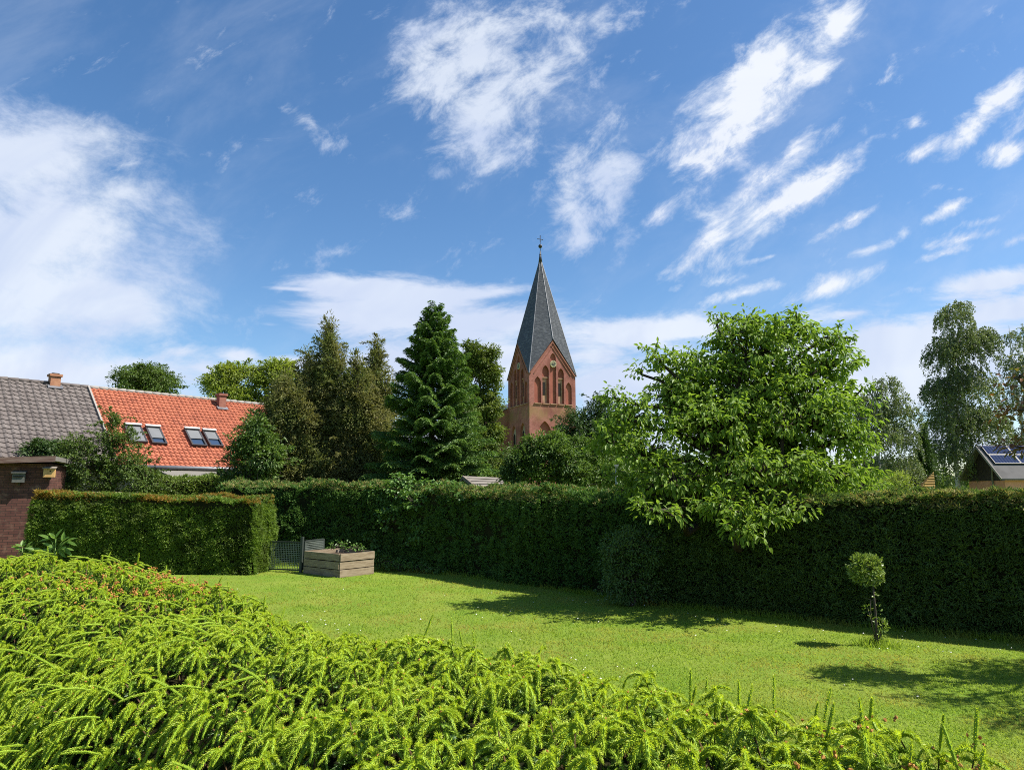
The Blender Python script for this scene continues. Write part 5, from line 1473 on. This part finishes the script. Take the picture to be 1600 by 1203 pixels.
def shoots(P, D, L, K, M_, nl, nw, lift, core=.004):
    """needled shoots: start, direction, length, droop; M_ needles each"""
    S_ = len(P)
    L = np.broadcast_to(L, (S_,)).astype(float); K = np.broadcast_to(K, (S_,)).astype(float)
    D = unit(D)
    t = (np.arange(M_) + .5) / M_
    t = t[None, :] + RNG.uniform(-.5, .5, (S_, M_)) / M_
    tan = D[:, None, :] - UP * (K[:, None] * t)[:, :, None]
    pos = P[:, None, :] + (L[:, None] * t)[:, :, None] * D[:, None, :] - UP * (.5 * K[:, None] * L[:, None] * t ** 2)[:, :, None]
    tan = unit(tan)
    a = unit(np.cross(tan, np.array((.3, .2, .1)) + 0 * tan)); b = np.cross(tan, a)
    ph = np.arange(M_)[None, :] * 2.39996 + RNG.uniform(0, 6.28, (S_, 1)) + RNG.normal(0, .25, (S_, M_))
    rad = a * np.cos(ph)[:, :, None] + b * np.sin(ph)[:, :, None]
    fwd = lift + .75 * np.clip((t - .75) / .25, 0, 1)
    nd = unit(tan * fwd[:, :, None] + rad - UP * .1)
    rad[:, :, 2] = np.where(rad[:, :, 2] < 0, rad[:, :, 2] * .35, rad[:, :, 2] * .8)
    rad = unit(rad)
    nd = unit(tan * fwd[:, :, None] + rad - UP * .08)
    ln = nl * (1 - .35 * np.clip((t - .7) / .3, 0, 1) - .25 * np.clip((.2 - t) / .2, 0, 1)) * RNG.uniform(.88, 1.08, (S_, M_))
    sd = unit(np.cross(nd, rad + .25 * RNG.normal(size=rad.shape))) * (nw / 2)
    tip = pos + nd * ln[:, :, None]
    mid = pos + nd * (ln * .45)[:, :, None]
    v = np.stack([pos, mid + sd, tip, mid - sd], 2).reshape(-1, 3)
    f = np.arange(len(v)).reshape(-1, 4)
    # the twig itself
    ts = np.array([0, .35, .7, 1.0])
    c = P[:, None, :] + (L[:, None] * ts)[:, :, None] * D[:, None, :] - UP * (.5 * K[:, None] * L[:, None] * ts ** 2)[:, :, None]
    r = np.array([.6, 1.0, 1.0, .62]) * core
    aa, bb = a[:, :1, :], b[:, :1, :]
    rg = []
    for k in range(5):
        th = 1.25664 * k
        rg.append(c + (aa * math.cos(th) + bb * math.sin(th)) * r[None, :, None])
    tv = np.stack(rg, 2).reshape(-1, 3)                        # S,4,3
    i = np.arange(S_)[:, None] * 20
    tf = []
    for s in range(3):
        for k in range(5):
            k2 = (k + 1) % 5
            tf.append(i + np.array([[s * 5 + k, s * 5 + k2, s * 5 + 5 + k2, s * 5 + 5 + k]]))
    return (v, f), (tv, np.concatenate(tf))
def blobs(P, R_, A):
    """small pointed scales and cones"""
    n = len(P); A = unit(A); a = unit(np.cross(A, rnd(n))); b = np.cross(A, a)
    R_ = np.broadcast_to(R_, (n,))[:, None]
    v = np.stack([P - A * R_ * 1.5, P + a * R_, P + b * R_, P - a * R_, P - b * R_, P + A * R_ * 1.5], 1).reshape(-1, 3)
    i = np.arange(n)[:, None] * 6
    f = np.concatenate([i + np.array([q]) for q in ([0, 2, 1], [0, 3, 2], [0, 4, 3], [0, 1, 4], [5, 1, 2], [5, 2, 3], [5, 3, 4], [5, 4, 1])])
    return v, f
M['needle_new'] = leaf_mat('needle_new', (.31, .41, .018), (.50, .585, .055), .45, .45, .3, patch=(.38, .47, .035), patch_scale=4.0)
M['needle_mid'] = leaf_mat('needle_mid', (.085, .165, .014), (.165, .26, .026), .38, .45, .3)
M['needle_old'] = leaf_mat('needle_old', (.035, .085, .014), (.075, .15, .024), .25, .45, .35)
M['shoot_axis'] = plain('shoot_axis', (.17, .27, .016), .6, .25, (.24, .34, .026), 12)
M['twig_brown'] = plain('twig_brown', (.075, .045, .022), .8, .2, (.12, .07, .035), 30)
M['bud_brown'] = leaf_mat('bud_brown', (.28, .11, .024), (.50, .25, .06), .15, .6, .25)

WH = _pl[-1]
area = _bl[-1] * WH
n = int(area * 215)
s_ = RNG.uniform(0, _bl[-1], n); q_ = RNG.uniform(.45, WH, n)
P, Nn, AC = hedge_surface(s_, q_)
lump = .06 * wob(P, 1.7) + .05 * wob(P, 4.6)
P = P + Nn * lump[:, None] + Nn * (RNG.uniform(-.05, .02, n))[:, None]
ok = seen(P)
P, Nn, AC, s_, q_ = P[ok], Nn[ok], AC[ok], s_[ok], q_[ok]
# thin out neighbours so that sprigs keep a natural distance
cell = {}
keep = np.zeros(len(P), bool)
dmin = .088
for i in range(len(P)):
    k = tuple((P[i] // dmin).astype(int))
    good = True
    for dx in (-1, 0, 1):
        for dy in (-1, 0, 1):
            for dz in (-1, 0, 1):
                for j in cell.get((k[0] + dx, k[1] + dy, k[2] + dz), ()):
                    if ((P[i] - P[j]) ** 2).sum() < dmin * dmin: good = False; break
                if not good: break
            if not good: break
        if not good: break
    if good:
        keep[i] = True
        cell.setdefault(k, []).append(i)
P, Nn, AC, s_, q_ = P[keep], Nn[keep], AC[keep], s_[keep], q_[keep]
px, py, dep = cam_uv(P)
print('spruce sprigs', len(P))
steep = 1 - np.clip(Nn[:, 2], 0, 1)
G = unit(Nn * .75 + UP * (.5 - .45 * steep)[:, None] + rnd(len(P)) * .38 + AC * .12)
blocks = []
def emit(idx, mat_i, kmin, kmax, lmin, lmax, droop, theta, needles, nl, nw, inset=0.0, lift=.62, bias=.1, core=.004):
    kk = RNG.integers(kmin, kmax + 1, len(idx))
    rep = np.repeat(np.arange(len(idx)), kk)
    order = np.concatenate([np.arange(k) for k in kk]) if len(kk) else np.zeros(0)
    g = G[idx][rep]
    a = unit(np.cross(g, rnd(len(idx))[rep])); b = np.cross(g, a)
    phi = order / kk[rep] * 6.283 + RNG.normal(0, .28, len(rep))
    th = theta + RNG.normal(0, .2, len(rep))
    rad_ = a * np.cos(phi)[:, None] + b * np.sin(phi)[:, None]
    D = g * np.cos(th)[:, None] + rad_ * np.sin(th)[:, None]
    D = D + AC[idx][rep] * bias * RNG.uniform(0, 1.6, len(rep))[:, None]
    st = P[idx][rep] - Nn[idx][rep] * inset - g * (RNG.uniform(0, .035, len(rep)))[:, None]
    L = RNG.uniform(lmin, lmax, len(rep)) * (.8 + .25 * wob(st, 1.3))
    nd_, tw = shoots(st, D, np.clip(L, .035, .3), droop * RNG.uniform(.6, 1.35, len(rep)), needles, nl, nw, lift, core)
    blocks.append((nd_[0], nd_[1], mat_i)); blocks.append((tw[0], tw[1], 2))
near = np.where(dep < 2.6)[0]; mid = np.where((dep >= 2.6) & (dep < 4.2))[0]; far = np.where(dep >= 4.2)[0]
for idx, nn_, nw_ in ((near, 150, .0026), (mid, 110, .0033), (far, 70, .0045)):
    emit(idx, 0, 5, 7, .075, .140, 1.8, .98, nn_, .0152, nw_ * 1.1, lift=.72, bias=.36, core=.0060)
    emit(idx, 5, 4, 6, .06, .11, 1.3, 1.15, int(nn_ * .7), .0145, nw_ * 1.1, inset=.05, lift=.68, bias=.15, core=.005)
    emit(idx, 1, 3, 5, .08, .13, .9, 1.15, int(nn_ * .6), .017, nw_ * 1.15, inset=.10)
# upright leaders, mostly along the far edge and over the top
top = np.where((Nn[:, 2] > .45) & (q_ > 1.25) & (RNG.uniform(0, 1, len(P)) < np.where(q_ < 1.75, .20, .06) * (1 + 1.2 * ((px > 1050) & (q_ < 2.2)))))[0]
D = unit(UP * 1.0 + rnd(len(top)) * .30 - AC[top] * .1)
edge_ = q_[top] < 1.75
L = RNG.uniform(.05, .105, len(top)) * np.where(edge_, 1.15, .9)
nd_, tw = shoots(P[top], D, L, .22 * RNG.uniform(-.5, 1.6, len(D)), 120, .0135, .0028, .8, .0045)
blocks.append((nd_[0], nd_[1], 0)); blocks.append((tw[0], tw[1], 2))
# long straggling shoots lying to the left on the left part
lf = np.where((px < 420) & (RNG.uniform(0, 1, len(P)) < .30))[0]
D = unit(np.tile(np.array((-.75, -.25, .28)), (len(lf), 1)) + rnd(len(lf)) * .35)
nd_, tw = shoots(P[lf] + Nn[lf] * .03, D, RNG.uniform(.09, .18, len(lf)), .45, 120, .0115, .0030, .75, .0052)
blocks.append((nd_[0], nd_[1], 0)); blocks.append((tw[0], tw[1], 2))
# woody twigs under every sprig
n = len(P)
Pt = P - G * .02
tw_d = unit(-G + rnd(n) * .2)
ts = np.array([0, .5, 1.]); rr = np.array([.0022, .003, .0045])
c = Pt[:, None, :] + tw_d[:, None, :] * (.17 * ts)[None, :, None]
a = unit(np.cross(tw_d, rnd(n))); b = np.cross(tw_d, a)
tv = np.stack([c + (a[:, None] * math.cos(2.0944 * k) + b[:, None] * math.sin(2.0944 * k)) * rr[None, :, None] for k in range(3)], 2).reshape(-1, 3)
i = np.arange(n)[:, None] * 9
blocks.append((tv, np.concatenate([i + np.array([[s * 3 + k, s * 3 + (k + 1) % 3, s * 3 + 3 + (k + 1) % 3, s * 3 + 3 + k]]) for s in range(2) for k in range(3)]), 3))
# bud scales at the sprig centres, dense brown flower husks in two patches
pb = P + G * .004
hot = np.exp(-((px - 235) / 150) ** 2 - ((py - 930) / 34) ** 2) + (px > 1000) * np.clip((px - 1050) / 350, 0, 1) * .55 + .04
hot = hot * np.clip(.55 + .8 * wob(P, 3.0), .05, 1.6)
cnt = np.minimum(16, (hot * RNG.uniform(5, 20, n)).astype(int)) + 1
rep = np.repeat(np.arange(n), cnt)
pos = pb[rep] + rnd(len(rep)) * RNG.uniform(.003, .032, len(rep))[:, None] * (cnt[rep] > 1)[:, None] + UP * .012 * (cnt[rep] > 2)[:, None]
v, f = blobs(pos, np.where(cnt[rep] > 1, np.where(dep[rep] < 2.6, .0048, .0066), .0036) * RNG.uniform(.7, 1.3, len(rep)), rnd(len(rep)) + UP * .5)
v2 = (v, f, 4)
mid_s = _bl[-1] * .6
oc = hedge_surface(np.array([mid_s]), np.array([1.6]))[0][0]
sh_root = empty('spruce_hedge', (oc[0], oc[1], 0), 'low bright green spruce hedge with fresh drooping shoots filling the foreground', 'hedge')
mesh_np('foliage', blocks + [v2], [M['needle_new'], M['needle_old'], M['shoot_axis'], M['twig_brown'], M['bud_brown'], M['needle_mid']], sh_root)
ss = np.linspace(0, _bl[-1], 60); qq = np.linspace(0, WH, 26)
SS, QQ = np.meshgrid(ss, qq, indexing='ij')
Pc, Nc, _ = hedge_surface(SS.ravel(), QQ.ravel())
Pc = Pc - Nc * .25 + Nc * (.03 * wob(Pc, 3.0))[:, None]
Pc[:, 2] = np.maximum(Pc[:, 2], 0)
idx = np.arange(60 * 26).reshape(60, 26)
mesh_np('core', [(Pc, np.stack([idx[:-1, :-1], idx[1:, :-1], idx[1:, 1:], idx[:-1, 1:]], -1).reshape(-1, 4), 0)], M['core'], sh_root)  # dark hull added inside the hedge to block light between the shoots
